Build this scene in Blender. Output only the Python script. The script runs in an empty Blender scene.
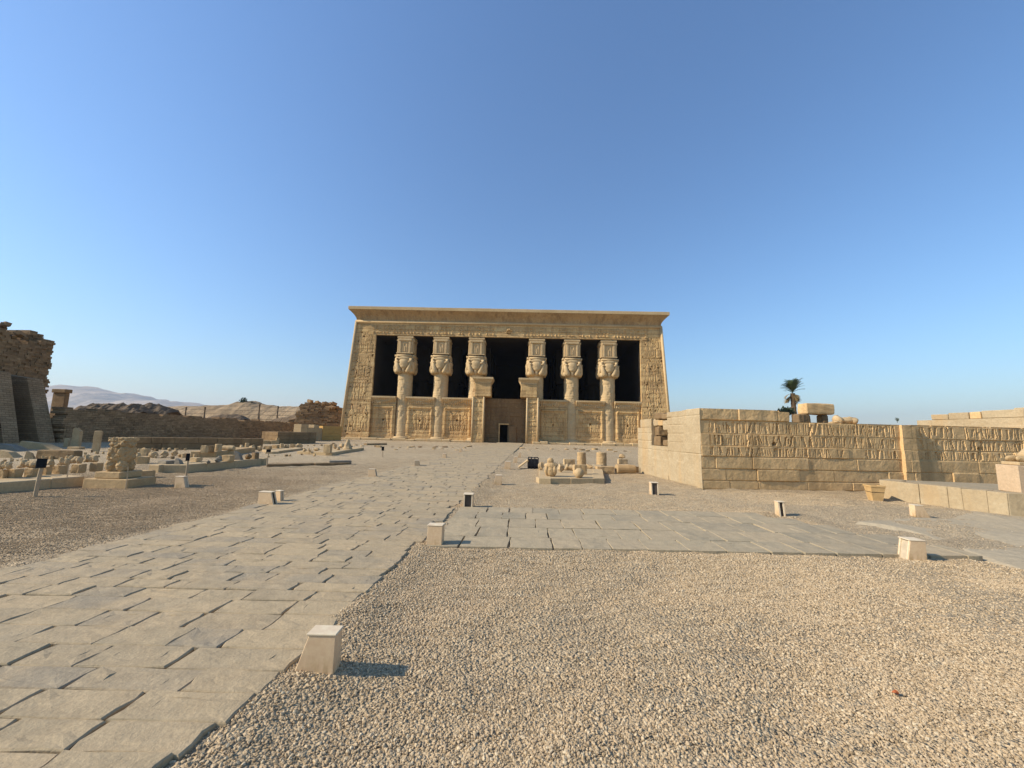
import bpy, bmesh, math, random
import numpy as np
from mathutils import Vector, Matrix, Euler, noise as mnoise

# ------------------------------------------------------------------ camera, light, exposure
SC = bpy.context.scene
COL = SC.collection
F, CAMH, PITCH, ROLL = 390.0, 1.4, math.atan(49/390.0), 0.024
cam_d = bpy.data.cameras.new('camera'); cam_d.sensor_width = 36.0; cam_d.lens = F/1024*36
cam_d.clip_start = 0.05; cam_d.clip_end = 30000
cam = bpy.data.objects.new('camera', cam_d); COL.objects.link(cam); SC.camera = cam
CR = Matrix.Rotation(math.pi/2+PITCH, 4, 'X') @ Matrix.Rotation(ROLL, 4, 'Z')
cam.matrix_world = Matrix.Translation((0, 0, CAMH)) @ CR

SUN_EL, SUN_HEAD = math.radians(33), math.radians(12)       # heading the light travels, from +X towards +Y
SC.world = bpy.data.worlds.new('World'); SC.world.use_nodes = True
wn = SC.world.node_tree; bg = wn.nodes['Background']
sky = wn.nodes.new('ShaderNodeTexSky'); sky.sky_type = 'NISHITA'; sky.sun_disc = False
sky.sun_elevation = SUN_EL; sky.sun_rotation = math.atan2(-math.cos(SUN_HEAD), -math.sin(SUN_HEAD))
sky.altitude = 60; sky.air_density = 1.5; sky.dust_density = 0.4; sky.ozone_density = 9.0
wn.links.new(sky.outputs[0], bg.inputs[0]); bg.inputs[1].default_value = 0.14
sd = bpy.data.lights.new('sun', 'SUN'); sd.energy = 5.0; sd.angle = math.radians(0.5); sd.color = (1.0, 0.90, 0.75)
sun = bpy.data.objects.new('sun', sd); COL.objects.link(sun)
sv = Vector((math.cos(SUN_HEAD)*math.cos(SUN_EL), math.sin(SUN_HEAD)*math.cos(SUN_EL), -math.sin(SUN_EL)))
sun.rotation_euler = sv.to_track_quat('-Z', 'Y').to_euler(); sun.location = (-40, -15, 60)
SC.view_settings.view_transform = 'Standard'; SC.view_settings.look = 'None'
SC.view_settings.gamma = 1; SC.view_settings.exposure = 0.36; SC.view_settings.use_curve_mapping = False
SC.cycles.max_bounces = 6; SC.cycles.diffuse_bounces = 4

# ------------------------------------------------------------------ helpers
R3 = CR.to_3x3()
def ray(px, py): return R3 @ Vector(((px-512)/F, (384-py)/F, -1))
def G(px, py, z=0.0):
    d = ray(px, py); t = (z-CAMH)/d.z; return Vector((d.x*t, d.y*t, z))
def At(px, py, Y):
    d = ray(px, py); t = Y/d.y; return Vector((d.x*t, Y, CAMH+d.z*t))

def tag(o, label=None, cat=None, group=None, kind=None):
    if label: o['label'] = label
    if cat: o['category'] = cat
    if group: o['group'] = group
    if kind: o['kind'] = kind
    return o
def empty(name, loc=(0, 0, 0), rz=0.0, label=None, cat=None, group=None):
    o = bpy.data.objects.new(name, None); COL.objects.link(o); o.location = loc; o.rotation_euler = (0, 0, rz)
    return tag(o, label, cat, group)

class MB:
    def __init__(s): s.v = []; s.f = []
    def add(s, vs, fs):
        b = len(s.v); s.v += [tuple(v) for v in vs]; s.f += [tuple(i+b for i in f) for f in fs]; return s
    def box(s, x0, x1, y0, y1, z0, z1):
        return s.add([(x0,y0,z0),(x1,y0,z0),(x1,y1,z0),(x0,y1,z0),(x0,y0,z1),(x1,y0,z1),(x1,y1,z1),(x0,y1,z1)],
                     [(3,2,1,0),(4,5,6,7),(0,1,5,4),(1,2,6,5),(2,3,7,6),(3,0,4,7)])
    def rbox(s, c, size, rot=(0,0,0), taper=1.0):
        M = Euler(rot).to_matrix(); c = Vector(c); a, b, h = size[0]/2, size[1]/2, size[2]/2
        vs = [(-a,-b,-h),(a,-b,-h),(a,b,-h),(-a,b,-h)] + [(-a*taper,-b*taper,h),(a*taper,-b*taper,h),(a*taper,b*taper,h),(-a*taper,b*taper,h)]
        return s.add([M @ Vector(v)+c for v in vs], [(3,2,1,0),(4,5,6,7),(0,1,5,4),(1,2,6,5),(2,3,7,6),(3,0,4,7)])
    def prism(s, poly, z0, z1, inset=0.0):
        n = len(poly); cx = sum(p[0] for p in poly)/n; cy = sum(p[1] for p in poly)/n
        vs = [(p[0],p[1],z0) for p in poly] + [(p[0]+(cx-p[0])*inset, p[1]+(cy-p[1])*inset, z1) for p in poly]
        return s.add(vs, [tuple(range(n-1,-1,-1)), tuple(range(n,2*n))] + [(i,(i+1)%n,n+(i+1)%n,n+i) for i in range(n)])
    def extrude(s, prof, axis_pts):           # profile (list of Vector offsets per station) swept through stations, capped
        n = len(prof[0]); b = []
        for st in prof: b += st
        fs = []
        for k in range(len(prof)-1):
            for i in range(n): fs.append((k*n+i, k*n+(i+1)%n, (k+1)*n+(i+1)%n, (k+1)*n+i))
        fs.append(tuple(range(n-1,-1,-1))); fs.append(tuple((len(prof)-1)*n+i for i in range(n)))
        return s.add(b, fs)
    def lathe(s, prof, seg=20, c=(0,0,0), axis='Z', jit=0, rnd=None):
        vs = []; fs = []; n = len(prof)
        for (r, z) in prof:
            for k in range(seg):
                a = 2*math.pi*k/seg; rr = r*(1+(rnd.uniform(-jit, jit) if rnd else 0))
                p = (rr*math.cos(a), rr*math.sin(a), z)
                if axis == 'X': p = (z, p[0], p[1])
                elif axis == 'Y': p = (p[0], z, p[1])
                vs.append((p[0]+c[0], p[1]+c[1], p[2]+c[2]))
        for i in range(n-1):
            for k in range(seg): fs.append((i*seg+k, i*seg+(k+1)%seg, (i+1)*seg+(k+1)%seg, (i+1)*seg+k))
        fs.append(tuple(range(seg-1,-1,-1))); fs.append(tuple((n-1)*seg+k for k in range(seg)))
        return s.add(vs, fs)
    def ball(s, c, r, seg=16, rings=10, rot=None):
        vs = []; fs = []; M = Euler(rot).to_matrix() if rot else None
        for i in range(1, rings):
            t = math.pi*i/rings
            for k in range(seg):
                a = 2*math.pi*k/seg
                p = Vector((r[0]*math.sin(t)*math.cos(a), r[1]*math.sin(t)*math.sin(a), r[2]*math.cos(t)))
                if M: p = M @ p
                vs.append(p+Vector(c))
        top, bot = Vector((0,0,r[2])), Vector((0,0,-r[2]))
        if M: top, bot = M @ top, M @ bot
        vs += [top+Vector(c), bot+Vector(c)]; T = len(vs)-2
        for i in range(rings-2):
            for k in range(seg): fs.append((i*seg+k, (i+1)*seg+k, (i+1)*seg+(k+1)%seg, i*seg+(k+1)%seg))
        for k in range(seg):
            fs.append((T, k, (k+1)%seg)); fs.append((T+1, (rings-2)*seg+(k+1)%seg, (rings-2)*seg+k))
        return s.add(vs, fs)
    def tube(s, pts, r, seg=8):
        pts = [Vector(p) for p in pts]; prof = []
        for i, p in enumerate(pts):
            d = (pts[min(i+1,len(pts)-1)]-pts[max(i-1,0)]).normalized()
            a = d.cross(Vector((0,0,1)));  a = a.normalized() if a.length > 1e-4 else Vector((1,0,0))
            b = d.cross(a); rr = r[i] if isinstance(r, (list, tuple)) else r
            prof.append([p+a*rr*math.cos(2*math.pi*k/seg)+b*rr*math.sin(2*math.pi*k/seg) for k in range(seg)])
        return s.extrude(prof, None)
    def xf(s, M):
        s.v = [tuple(M @ Vector(v)) for v in s.v]; return s
    def noise(s, amp, freq, seed=0):
        o = Vector((seed*7.3, seed*3.1, seed*1.7)); out = []
        for v in s.v:
            p = Vector(v); d = mnoise.noise_vector(p*freq+o)*amp + mnoise.noise_vector(p*freq*3.1+o)*amp*0.4
            out.append(tuple(p+d))
        s.v = out; return s
    def build(s, name, mat, parent=None, smooth=False, bevel=0, loc=None, rz=0.0, seg=1):
        me = bpy.data.meshes.new(name); me.from_pydata(s.v, [], s.f)
        bm = bmesh.new(); bm.from_mesh(me); bmesh.ops.recalc_face_normals(bm, faces=bm.faces); bm.to_mesh(me); bm.free()
        me.materials.append(mat)
        if smooth: me.polygons.foreach_set('use_smooth', [True]*len(me.polygons))
        o = bpy.data.objects.new(name, me); COL.objects.link(o)
        if parent: o.parent = parent
        if loc is not None: o.location = loc
        o.rotation_euler = (0, 0, rz)
        if bevel:
            m = o.modifiers.new('bevel', 'BEVEL'); m.width = bevel; m.segments = seg; m.limit_method = 'ANGLE'
        return o

# ------------------------------------------------------------------ materials
def lin(c):
    r, g, b = c                      # sandstone and gravel tones share one warm hue
    return (r*.97, g*.915, b*.79, 1.0) if r > g > b and r > .1 else (r, g, b, 1.0)
class NT:
    def __init__(s, name):
        s.m = bpy.data.materials.new(name); s.m.use_nodes = True; s.t = s.m.node_tree; s.b = s.t.nodes['Principled BSDF']
        s.b.inputs['Specular IOR Level'].default_value = 0.14
        g = s.t.nodes.new('ShaderNodeNewGeometry'); s.pos = g.outputs['Position']; s.isl = g.outputs['Random Per Island']
    def n(s, typ, **kw):
        x = s.t.nodes.new(typ)
        for k, v in kw.items(): setattr(x, k, v)
        return x
    def l(s, a, b): s.t.links.new(a, b)
    def noise(s, scale, detail=4, rough=.6, vec=None, dist=0):
        x = s.n('ShaderNodeTexNoise'); x.inputs['Scale'].default_value = scale; x.inputs['Detail'].default_value = detail
        x.inputs['Roughness'].default_value = rough; x.inputs['Distortion'].default_value = dist
        s.l(vec or s.pos, x.inputs['Vector']); return x.outputs['Fac']
    def ramp(s, f, stops):
        x = s.n('ShaderNodeValToRGB'); e = x.color_ramp.elements
        while len(e) < len(stops): e.new(.5)
        for i, (p, c) in enumerate(stops):
            e[i].position = p; e[i].color = lin(c) if isinstance(c, tuple) else (c, c, c, 1)
        s.l(f, x.inputs[0]); return x.outputs[0]
    def mix(s, f, a, b, mode='MIX'):
        x = s.n('ShaderNodeMix', data_type='RGBA', blend_type=mode)
        for i, v in ((0, f), (6, a), (7, b)):
            if isinstance(v, (int, float)): x.inputs[i].default_value = v
            elif isinstance(v, tuple): x.inputs[i].default_value = lin(v)
            else: s.l(v, x.inputs[i])
        return x.outputs[2]
    def math(s, op, a, b=None):
        x = s.n('ShaderNodeMath', operation=op)
        for i, v in ((0, a), (1, b)):
            if v is None: continue
            if isinstance(v, (int, float)): x.inputs[i].default_value = v
            else: s.l(v, x.inputs[i])
        return x.outputs[0]
    def scalevec(s, v, sc):
        x = s.n('ShaderNodeMapping'); x.inputs['Scale'].default_value = sc; s.l(v, x.inputs[0]); return x.outputs[0]
    def bump(s, h, strength=.5, dist=.02, prev=None):
        x = s.n('ShaderNodeBump'); x.inputs['Strength'].default_value = strength; x.inputs['Distance'].default_value = dist
        s.l(h, x.inputs['Height'])
        if prev: s.l(prev, x.inputs['Normal'])
        return x.outputs[0]
    def out(s, col, nrm=None, rough=.9):
        if isinstance(col, tuple): s.b.inputs['Base Color'].default_value = lin(col)
        else: s.l(col, s.b.inputs['Base Color'])
        s.b.inputs['Roughness'].default_value = rough
        if nrm: s.l(nrm, s.b.inputs['Normal'])
        return s.m

def stone_mat(name, a, b, c=None, big=.5, fine=14, bump=.5, bd=.03, isl=0.0, brick=None, stain=None):
    t = NT(name)
    f = t.noise(big, 5, .62)
    col = t.mix(t.ramp(f, [(.33, 0.0), (.67, 1.0)]), a, b)
    g = t.noise(fine, 5, .7)
    col = t.mix(.55, col, t.ramp(g, [(.25, .35), (.5, .5), (.75, .66)]), 'OVERLAY')
    if c:
        h = t.noise(big*2.7+.9, 6, .7, dist=.5)
        col = t.mix(t.ramp(h, [(.55, 0.0), (.68, .75)]), col, c)
    if stain:
        h = t.noise(.7, 4, .6, vec=t.scalevec(t.pos, (2.4, 2.4, .35)))
        col = t.mix(t.ramp(h, [(.5, 0.0), (.66, .7)]), col, stain)
    if isl: col = t.mix(isl, col, t.ramp(t.isl, [(0, .3), (.5, .5), (1, .68)]), 'OVERLAY')
    nrm = None
    if brick:      # (brick width, course height, mortar, axis) drawn on the vertical faces
        bw, bh, mo, ax = brick
        sp = t.n('ShaderNodeSeparateXYZ'); t.l(t.pos, sp.inputs[0])
        cb = t.n('ShaderNodeCombineXYZ'); t.l(sp.outputs[ax], cb.inputs[0]); t.l(sp.outputs[2], cb.inputs[1])
        wob = t.noise(1.7, 2, .5); t.l(t.math('ADD', sp.outputs[2], t.math('MULTIPLY', wob, bh*.35)), cb.inputs[1])
        bk = t.n('ShaderNodeTexBrick'); t.l(cb.outputs[0], bk.inputs[0]); bk.inputs['Scale'].default_value = 1
        bk.inputs['Brick Width'].default_value = bw; bk.inputs['Row Height'].default_value = bh
        bk.inputs['Mortar Size'].default_value = mo; bk.inputs['Mortar Smooth'].default_value = .3
        bk.inputs['Color1'].default_value = (.38,.38,.38,1); bk.inputs['Color2'].default_value = (.62,.62,.62,1); bk.inputs['Mortar'].default_value = (.27,.27,.27,1)
        col = t.mix(.65, col, bk.outputs['Color'], 'OVERLAY')
        iv = t.math('SUBTRACT', 1.0, bk.outputs['Fac'])
        nrm = t.bump(iv, .8, mo*2.0)
    nrm = t.bump(t.math('ADD', t.noise(fine*.6, 6, .65), t.math('MULTIPLY', t.noise(fine*.12, 3, .5), 1.5)), bump, bd, nrm)
    return t.out(col, nrm)

M_temple = stone_mat('temple_sandstone', (.62,.44,.235), (.53,.365,.185), (.66,.485,.28), big=.25, fine=5, bump=.6, bd=.08, stain=(.40,.275,.15), brick=(1.9,.62,.022,0))
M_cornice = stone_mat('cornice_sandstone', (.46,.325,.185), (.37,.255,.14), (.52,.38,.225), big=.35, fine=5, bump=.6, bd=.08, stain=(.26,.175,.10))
M_temple_pale = stone_mat('column_sandstone', (.56,.43,.27), (.49,.365,.215), (.60,.48,.32), big=.4, fine=6, bump=.4, bd=.06)
M_temple_dark = stone_mat('weathered_and_shaded_sandstone', (.27,.19,.11), (.21,.145,.085), (.34,.25,.15), big=.35, fine=5, bump=.6, bd=.08, stain=(.15,.10,.06))  # dark stone; also paints shade on the gate wall and far gateway
M_hall = stone_mat('soot_and_shade_sandstone', (.035,.028,.02), (.022,.018,.013), big=.3, fine=4, bump=.3, bd=.05)  # near-black: the hall's shade painted into the stone, besides ceiling soot
M_wall = stone_mat('carved_wall_sandstone', (.66,.47,.265), (.54,.375,.20), (.69,.505,.30), big=.9, fine=22, bump=.6, bd=.018, stain=(.35,.24,.13))
M_wall_pale = stone_mat('pale_wall_sandstone', (.425,.355,.255), (.365,.29,.195), (.46,.395,.29), big=.9, fine=16, bump=.6, bd=.02, stain=(.43,.31,.18))
M_frag = stone_mat('fragment_sandstone', (.52,.395,.25), (.42,.31,.185), (.56,.45,.31), big=2.5, fine=24, bump=.6, bd=.02)
M_frag2 = stone_mat('ochre_fragment_sandstone', (.50,.365,.215), (.41,.29,.165), big=2.0, fine=24, bump=.6, bd=.02)
M_ochre = stone_mat('ochre_sandstone', (.52,.33,.12), (.44,.27,.10), big=1.0, fine=18, bump=.5, bd=.02)
M_grey = stone_mat('grey_granite', (.27,.245,.21), (.20,.18,.155), (.34,.31,.26), big=2.5, fine=40, bump=.4, bd=.01)
M_kerb = stone_mat('platform_limestone', (.50,.39,.25), (.43,.33,.21), (.40,.30,.18), big=.8, fine=22, bump=.4, bd=.012)
M_mud = stone_mat('mudbrick', (.38,.27,.17), (.30,.205,.125), (.44,.32,.205), big=.6, fine=9, bump=.8, bd=.05, isl=.5, brick=(.36,.14,.018,1))
M_mudx = stone_mat('ruin_mudbrick', (.30,.205,.12), (.22,.15,.09), (.34,.25,.155), big=.5, fine=7, bump=.8, bd=.08, isl=.5)
M_mound = stone_mat('far_mudbrick', (.36,.27,.18), (.29,.215,.14), (.22,.16,.11), big=.12, fine=1.6, bump=.8, bd=.3, brick=(6.0,1.3,.10,0))
M_rubble = stone_mat('dark_rubble', (.17,.125,.085), (.12,.09,.065), (.23,.17,.115), big=.4, fine=3, bump=.9, bd=.2)
M_hill = stone_mat('desert_limestone', (.42,.34,.27), (.34,.27,.215), (.47,.39,.31), big=.004, fine=.02, bump=.8, bd=20)

def slab_mat(name, cols, sand):
    t = NT(name)
    col = t.ramp(t.isl, [(i/(len(cols)-1), c) for i, c in enumerate(cols)])
    f = t.noise(2.2, 6, .65, dist=.4); col = t.mix(t.ramp(f, [(.42, 0.0), (.66, .8)]), col, sand)
    g = t.noise(9, 6, .72); col = t.mix(.55, col, t.ramp(g, [(.3, .36), (.5, .5), (.72, .63)]), 'OVERLAY')
    g = t.noise(70, 3, .6); col = t.mix(.35, col, t.ramp(g, [(.3, .34), (.7, .64)]), 'OVERLAY')
    hh = t.math('ADD', t.noise(7, 7, .68), t.math('MULTIPLY', t.noise(55, 4, .6), .35))
    return t.out(col, t.bump(hh, .55, .02), .88)
M_slab = slab_mat('path_flagstone', [(.345,.285,.205), (.39,.32,.225), (.30,.26,.205), (.43,.345,.235), (.36,.30,.215)], (.43,.34,.23))
M_slab2 = slab_mat('cross_path_flagstone', [(.34,.295,.22), (.39,.33,.24), (.30,.265,.205), (.42,.345,.245)], (.41,.34,.245))

def ground_mat():
    t = NT('gravel_ground')
    f = t.noise(.12, 5, .6); col = t.mix(t.ramp(f, [(.38, 0.0), (.62, 1.0)]), (.41,.325,.225), (.48,.395,.285))
    # a browner, dustier spread of gravel on the left of the path
    sp = t.n('ShaderNodeSeparateXYZ'); t.l(t.pos, sp.inputs[0])
    mr = t.n('ShaderNodeMapRange'); t.l(t.math('ADD', sp.outputs[0], t.math('MULTIPLY', t.noise(.35, 4, .6), 2.0)), mr.inputs[0])
    mr.inputs[1].default_value = -5.5; mr.inputs[2].default_value = -2.5; mr.inputs[3].default_value = 1; mr.inputs[4].default_value = 0
    my = t.n('ShaderNodeMapRange'); t.l(sp.outputs[1], my.inputs[0]); my.inputs[1].default_value = 9; my.inputs[2].default_value = 14; my.inputs[3].default_value = 1; my.inputs[4].default_value = 0
    col = t.mix(t.math('MULTIPLY', t.math('MULTIPLY', mr.outputs[0], my.outputs[0]), .7), col, (.30,.215,.135))
    v = t.n('ShaderNodeTexVoronoi'); v.inputs['Scale'].default_value = 62; t.l(t.pos, v.inputs['Vector'])
    sc = t.n('ShaderNodeSeparateColor'); t.l(v.outputs['Color'], sc.inputs[0])
    col = t.mix(.8, col, t.ramp(sc.outputs[0], [(0, .30), (.5, .5), (1, .68)]), 'OVERLAY')
    g = t.noise(2.5, 6, .7); col = t.mix(.6, col, t.ramp(g, [(.3, .36), (.7, .62)]), 'OVERLAY')
    n1 = t.bump(t.math('SUBTRACT', 1.0, v.outputs['Distance']), 1.0, .016)
    v2 = t.n('ShaderNodeTexVoronoi'); v2.inputs['Scale'].default_value = 36; t.l(t.pos, v2.inputs['Vector'])
    n2 = t.bump(t.math('SUBTRACT', 1.0, v2.outputs['Distance']), .6, .02, n1)
    return t.out(col, t.bump(t.noise(1.2, 6, .65), .5, .12, n2), .95)
M_ground = ground_mat()

def pebble_mat():
    t = NT('pebbles'); oi = t.n('ShaderNodeObjectInfo')
    col = t.ramp(oi.outputs['Random'], [(0, (.24,.18,.115)), (.10, (.41,.315,.21)), (.5, (.48,.375,.26)), (.88, (.54,.44,.315)), (1, (.58,.50,.38))])
    sp = t.n('ShaderNodeSeparateXYZ'); t.l(oi.outputs['Location'], sp.inputs[0])
    mr = t.n('ShaderNodeMapRange'); t.l(sp.outputs[0], mr.inputs[0]); mr.inputs[1].default_value = -5.5; mr.inputs[2].default_value = -3.6; mr.inputs[3].default_value = .72; mr.inputs[4].default_value = 0
    col = t.mix(mr.outputs[0], col, (.33,.235,.145))
    col = t.mix(.5, col, t.ramp(t.noise(60, 3, .6), [(.3, .35), (.7, .63)]), 'OVERLAY')
    return t.out(col, None, .9)
M_pebble = pebble_mat()

def plain(name, c, rough=.6, metal=0.0, nz=0, nb=.3):
    t = NT(name); t.b.inputs['Metallic'].default_value = metal
    if nz:
        g = t.noise(nz, 5, .65); return t.out(t.mix(.5, c, t.ramp(g, [(.3, .33), (.7, .65)]), 'OVERLAY'), t.bump(g, nb, .004), rough)
    return t.out(c, None, rough)
def housing_mat():
    t = NT('painted_sheet_housing')
    col = t.mix(t.ramp(t.noise(3.5, 5, .6), [(.35, 0.0), (.7, .8)]), (.68,.52,.36), (.60,.445,.30))
    st = t.noise(9, 4, .6, vec=t.scalevec(t.pos, (3, 3, .5)))
    tc = t.n('ShaderNodeTexCoord'); sp = t.n('ShaderNodeSeparateXYZ'); t.l(tc.outputs['Object'], sp.inputs[0])
    mr = t.n('ShaderNodeMapRange'); t.l(sp.outputs[2], mr.inputs[0]); mr.inputs[1].default_value = .0; mr.inputs[2].default_value = .14; mr.inputs[3].default_value = 1; mr.inputs[4].default_value = 0
    rust = t.math('MULTIPLY', mr.outputs[0], t.ramp(st, [(.42, 0.0), (.62, 1.0)]))
    col = t.mix(t.math('MULTIPLY', rust, .8), col, (.33,.215,.09))
    col = t.mix(.35, col, t.ramp(t.noise(40, 4, .6), [(.3, .36), (.7, .62)]), 'OVERLAY')
    return t.out(col, t.bump(t.noise(26, 4, .6), .15, .004), .75)
M_box = housing_mat()
M_boxtop = plain('sun_bleached_paint', (.66,.57,.45), .75, 0, 14)
M_dust = plain('dust_covered_glass', (.50,.43,.34), .7, 0, 12)
M_glass = plain('dusty_lamp_glass', (.085,.066,.05), .5, 0, 12)
M_black = plain('black_sign_panel', (.010,.011,.012), .6, 0, 20)
M_post = plain('bleached_wood', (.42,.34,.25), .85, 0, 12)
M_wood = plain('planter_wood', (.52,.36,.185), .8, 0, 9)
M_soil = plain('dark_soil', (.05,.035,.022), .95, 0, 18)
M_metal = plain('dark_steel', (.035,.036,.04), .5, .3, 12)
M_rail = plain('railing_steel', (.42,.39,.35), .6, .2)
M_leaf = plain('palm_leaf', (.085,.11,.045), .65, 0, 2)
M_leafdry = plain('dry_palm_leaf', (.20,.15,.075), .85, 0, 2)
M_bush = plain('bush_leaf', (.05,.07,.035), .8, 0, 1)
M_bark = plain('palm_bark', (.12,.085,.055), .95, 0, 4, .8)
M_red = plain('red_brick_shard', (.42,.13,.055), .85, 0, 40)

# ------------------------------------------------------------------ numeric noise and height-field walls
def vnoise(U, V, sc, seed):
    rg = np.random.RandomState(seed); T = rg.rand(64, 64)
    x, y = U*sc, V*sc; xi, yi = np.floor(x).astype(int), np.floor(y).astype(int); fx, fy = x-xi, y-yi
    fx, fy = fx*fx*(3-2*fx), fy*fy*(3-2*fy); g = lambda a, b: T[a % 64, b % 64]
    return (g(xi,yi)*(1-fx)+g(xi+1,yi)*fx)*(1-fy)+(g(xi,yi+1)*(1-fx)+g(xi+1,yi+1)*fx)*fy-.5
def fbm(U, V, sc, seed, o=4):
    return sum(vnoise(U, V, sc*2**i, seed+i)*.55**i for i in range(o))
def hwall(name, mat, w, h, step, hf, depth, parent=None, warp=None, lean=0.0, top=None, loc=None, rz=0.0):
    """A solid wall, front face (towards -Y) carved by the height function hf(U,V); local origin at its front left foot."""
    nx, nz = max(2, int(w/step)), max(2, int(h/step))
    u = np.linspace(0, w, nx+1); v = np.linspace(0, h, nz+1); U, V = np.meshgrid(u, v)
    D = hf(U, V)
    VV = V.copy()
    if top is not None: VV = V*(top(U)/h)
    X = warp(U, VV) if warp else U
    Y = -D+VV/h*lean
    vs = np.stack([X, Y, VV], -1).reshape(-1, 3); n = (nx+1)*(nz+1)
    Xb = X.reshape(-1); bk = np.stack([Xb, np.full(n, depth), VV.reshape(-1)], -1)
    idx = np.arange(n).reshape(nz+1, nx+1)
    fs = np.stack([idx[:-1,:-1], idx[:-1,1:], idx[1:,1:], idx[1:,:-1]], -1).reshape(-1, 4).tolist()
    ring = list(idx[0,:])+list(idx[1:,-1])+list(idx[-1,-2::-1])+list(idx[-2:0:-1,0])
    verts = vs.tolist()+bk[ring].tolist(); m = len(ring)
    for i in range(m): fs.append([int(ring[(i+1)%m]), int(ring[i]), n+i, n+(i+1)%m])
    fs.append([n+i for i in range(m)][::-1])
    me = bpy.data.meshes.new(name); me.from_pydata(verts, [], [tuple(int(k) for k in f) for f in fs]); me.materials.append(mat)
    o = bpy.data.objects.new(name, me); COL.objects.link(o)
    if parent: o.parent = parent
    if loc is not None: o.location = loc
    o.rotation_euler = (0, 0, rz); return o

def masonry(U, V, heights, lens, seed, joint=.018, gap=.02, off=.012):
    """grooved block joints and a small offset per block"""
    rg = random.Random(seed); H = np.zeros_like(U); z = 0; w = U.max()
    for hgt in heights:
        inrow = (V >= z) & (V < z+hgt); x = -rg.uniform(0, lens[1])
        while x < w:
            L = rg.uniform(*lens); inb = inrow & (U >= x) & (U < x+L)
            H[inb] += rg.uniform(-off, off)
            H[inrow & (np.abs(U-x) < gap*.5)] -= joint*rg.uniform(.3, 1.2)
            x += L
        H[np.abs(V-z) < gap*.5] -= joint*rg.uniform(.5, 1.2)
        z += hgt
    return H

def seg(U, V, a, b, r0, r1=None):
    r1 = r0 if r1 is None else r1; a, b = np.array(a), np.array(b); d = b-a
    t = np.clip(((U-a[0])*d[0]+(V-a[1])*d[1])/(d@d+1e-9), 0, 1)
    return np.hypot(U-a[0]-t*d[0], V-a[1]-t*d[1])-(r0+(r1-r0)*t)
def figure(U, V, cx, z, h, fl, kind):
    """signed distance of a carved standing or seated figure in profile"""
    X = lambda x, y: (cx+fl*x*h, z+y*h)
    S = lambda a, b, r0, r1=None: seg(U, V, X(*a), X(*b), r0*h, (r0 if r1 is None else r1)*h)
    L = [S((.02,.82),(.02,.83),.055), S((0,.75),(0,.5),.095,.06), S((-.07,.73),(.08,.73),.04)]
    if kind == 'sit':
        L += [S((0,.46),(.2,.46),.06), S((.2,.44),(.2,.04),.045), S((-.1,.05),(-.1,.38),.08), S((.02,.05),(.02,.36),.09), S((.05,.7),(.25,.55),.03), S((.24,.03),(.3,.03),.03), S((.02,.9),(0,1.0),.04,.02)]
    else:
        L += [S((-.02,.48),(-.07,.03),.06,.035), S((.02,.48),(.11,.03),.06,.035), S((-.04,.45),(.08,.34),.08,.07), S((-.07,.02),(-.01,.02),.02), S((.11,.02),(.19,.02),.02),
              S((.06,.7),(.24,.6),.03,.022), S((-.08,.7),(-.12,.45),.03,.022), S((0,.9),(-.02,1.03),.05,.03)]
        if kind == 'staff': L.append(S((.26,.02),(.26,.85),.014))
        if kind == 'offer': L += [S((.06,.72),(.26,.74),.03,.02), S((.27,.74),(.27,.82),.03)]
    d = L[0]
    for q in L[1:]: d = np.minimum(d, q)
    return d
def relief(U, V, figs, amp, edge):
    H = np.zeros_like(U)
    for (cx, z, h, fl, kind) in figs:
        m = (np.abs(U-cx) < .45*h) & (V > z-.1*h) & (V < z+1.2*h)
        if not m.any(): continue
        d = figure(U[m], V[m], cx, z, h, fl, kind)
        H[m] = np.where(d < .12, np.where(d < 0, amp*.35, 0)-amp*np.exp(-(d/edge)**2), H[m])
    return H
def glyphs(U, V, x0, x1, z0, z1, cw, ch, amp, seed):
    """columns of small raised signs"""
    rg = random.Random(seed); H = np.zeros_like(U); x = x0
    while x < x1-cw*.5:
        z = z0
        while z < z1-ch*.4:
            if rg.random() < .82:
                k = rg.randrange(4); cx, cz = x+cw*.5, z+ch*.45; a = cw*.3; b = ch*.33
                if k == 0: d = np.maximum(np.abs(U-cx)-a, np.abs(V-cz)-b*.35)
                elif k == 1: d = np.maximum(np.abs(U-cx)-a*.35, np.abs(V-cz)-b)
                elif k == 2: d = np.hypot((U-cx)/a, (V-cz)/b)*min(a, b)-min(a, b)
                else: d = np.minimum(np.maximum(np.abs(U-cx+a*.5)-a*.3, np.abs(V-cz)-b), np.maximum(np.abs(U-cx)-a, np.abs(V-cz+b*.6)-b*.3))
                H = np.maximum(H, np.where(d < 0, amp*rg.uniform(.5, 1), 0))
            z += ch
        x += cw
    return H
# ------------------------------------------------------------------ ground sheet (one, to the horizon)
def path_l(y): return -4.72+.056*y
def path_r(y): return -1.36+.058*y
def gz(x, y):
    b = .052*math.exp(-((x-path_r(y)-.01)/.27)**2) if y < 30 else 0
    if x > path_r(y): b = max(b, .026*math.exp(-((y-4.76)/.22)**2), .026*math.exp(-((y-7.5)/.25)**2)) if 2 < x < 5.6 or x < 2 else b
    return .024+b+.03*mnoise.noise(Vector((x*.9, y*.9, 3))) + .020*mnoise.noise(Vector((x*2.2, y*2.2, 9))) + (.021*mnoise.noise(Vector((x*4.6, y*4.6, 4))) if y < 16 else 0)
def axis(fine0, fine1, step, far):
    a = list(np.arange(fine0, fine1+1e-6, step)); s = step
    lo, hi = [], []
    x = fine0
    while x > -far: s *= 1.28; x -= s; lo.append(x)
    s = step; x = fine1
    while x < far: s *= 1.28; x += s; hi.append(x)
    return lo[::-1]+a+hi
xs, ys = axis(-12, 12, .11, 9000), axis(0.6, 15, .11, 9000)
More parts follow.
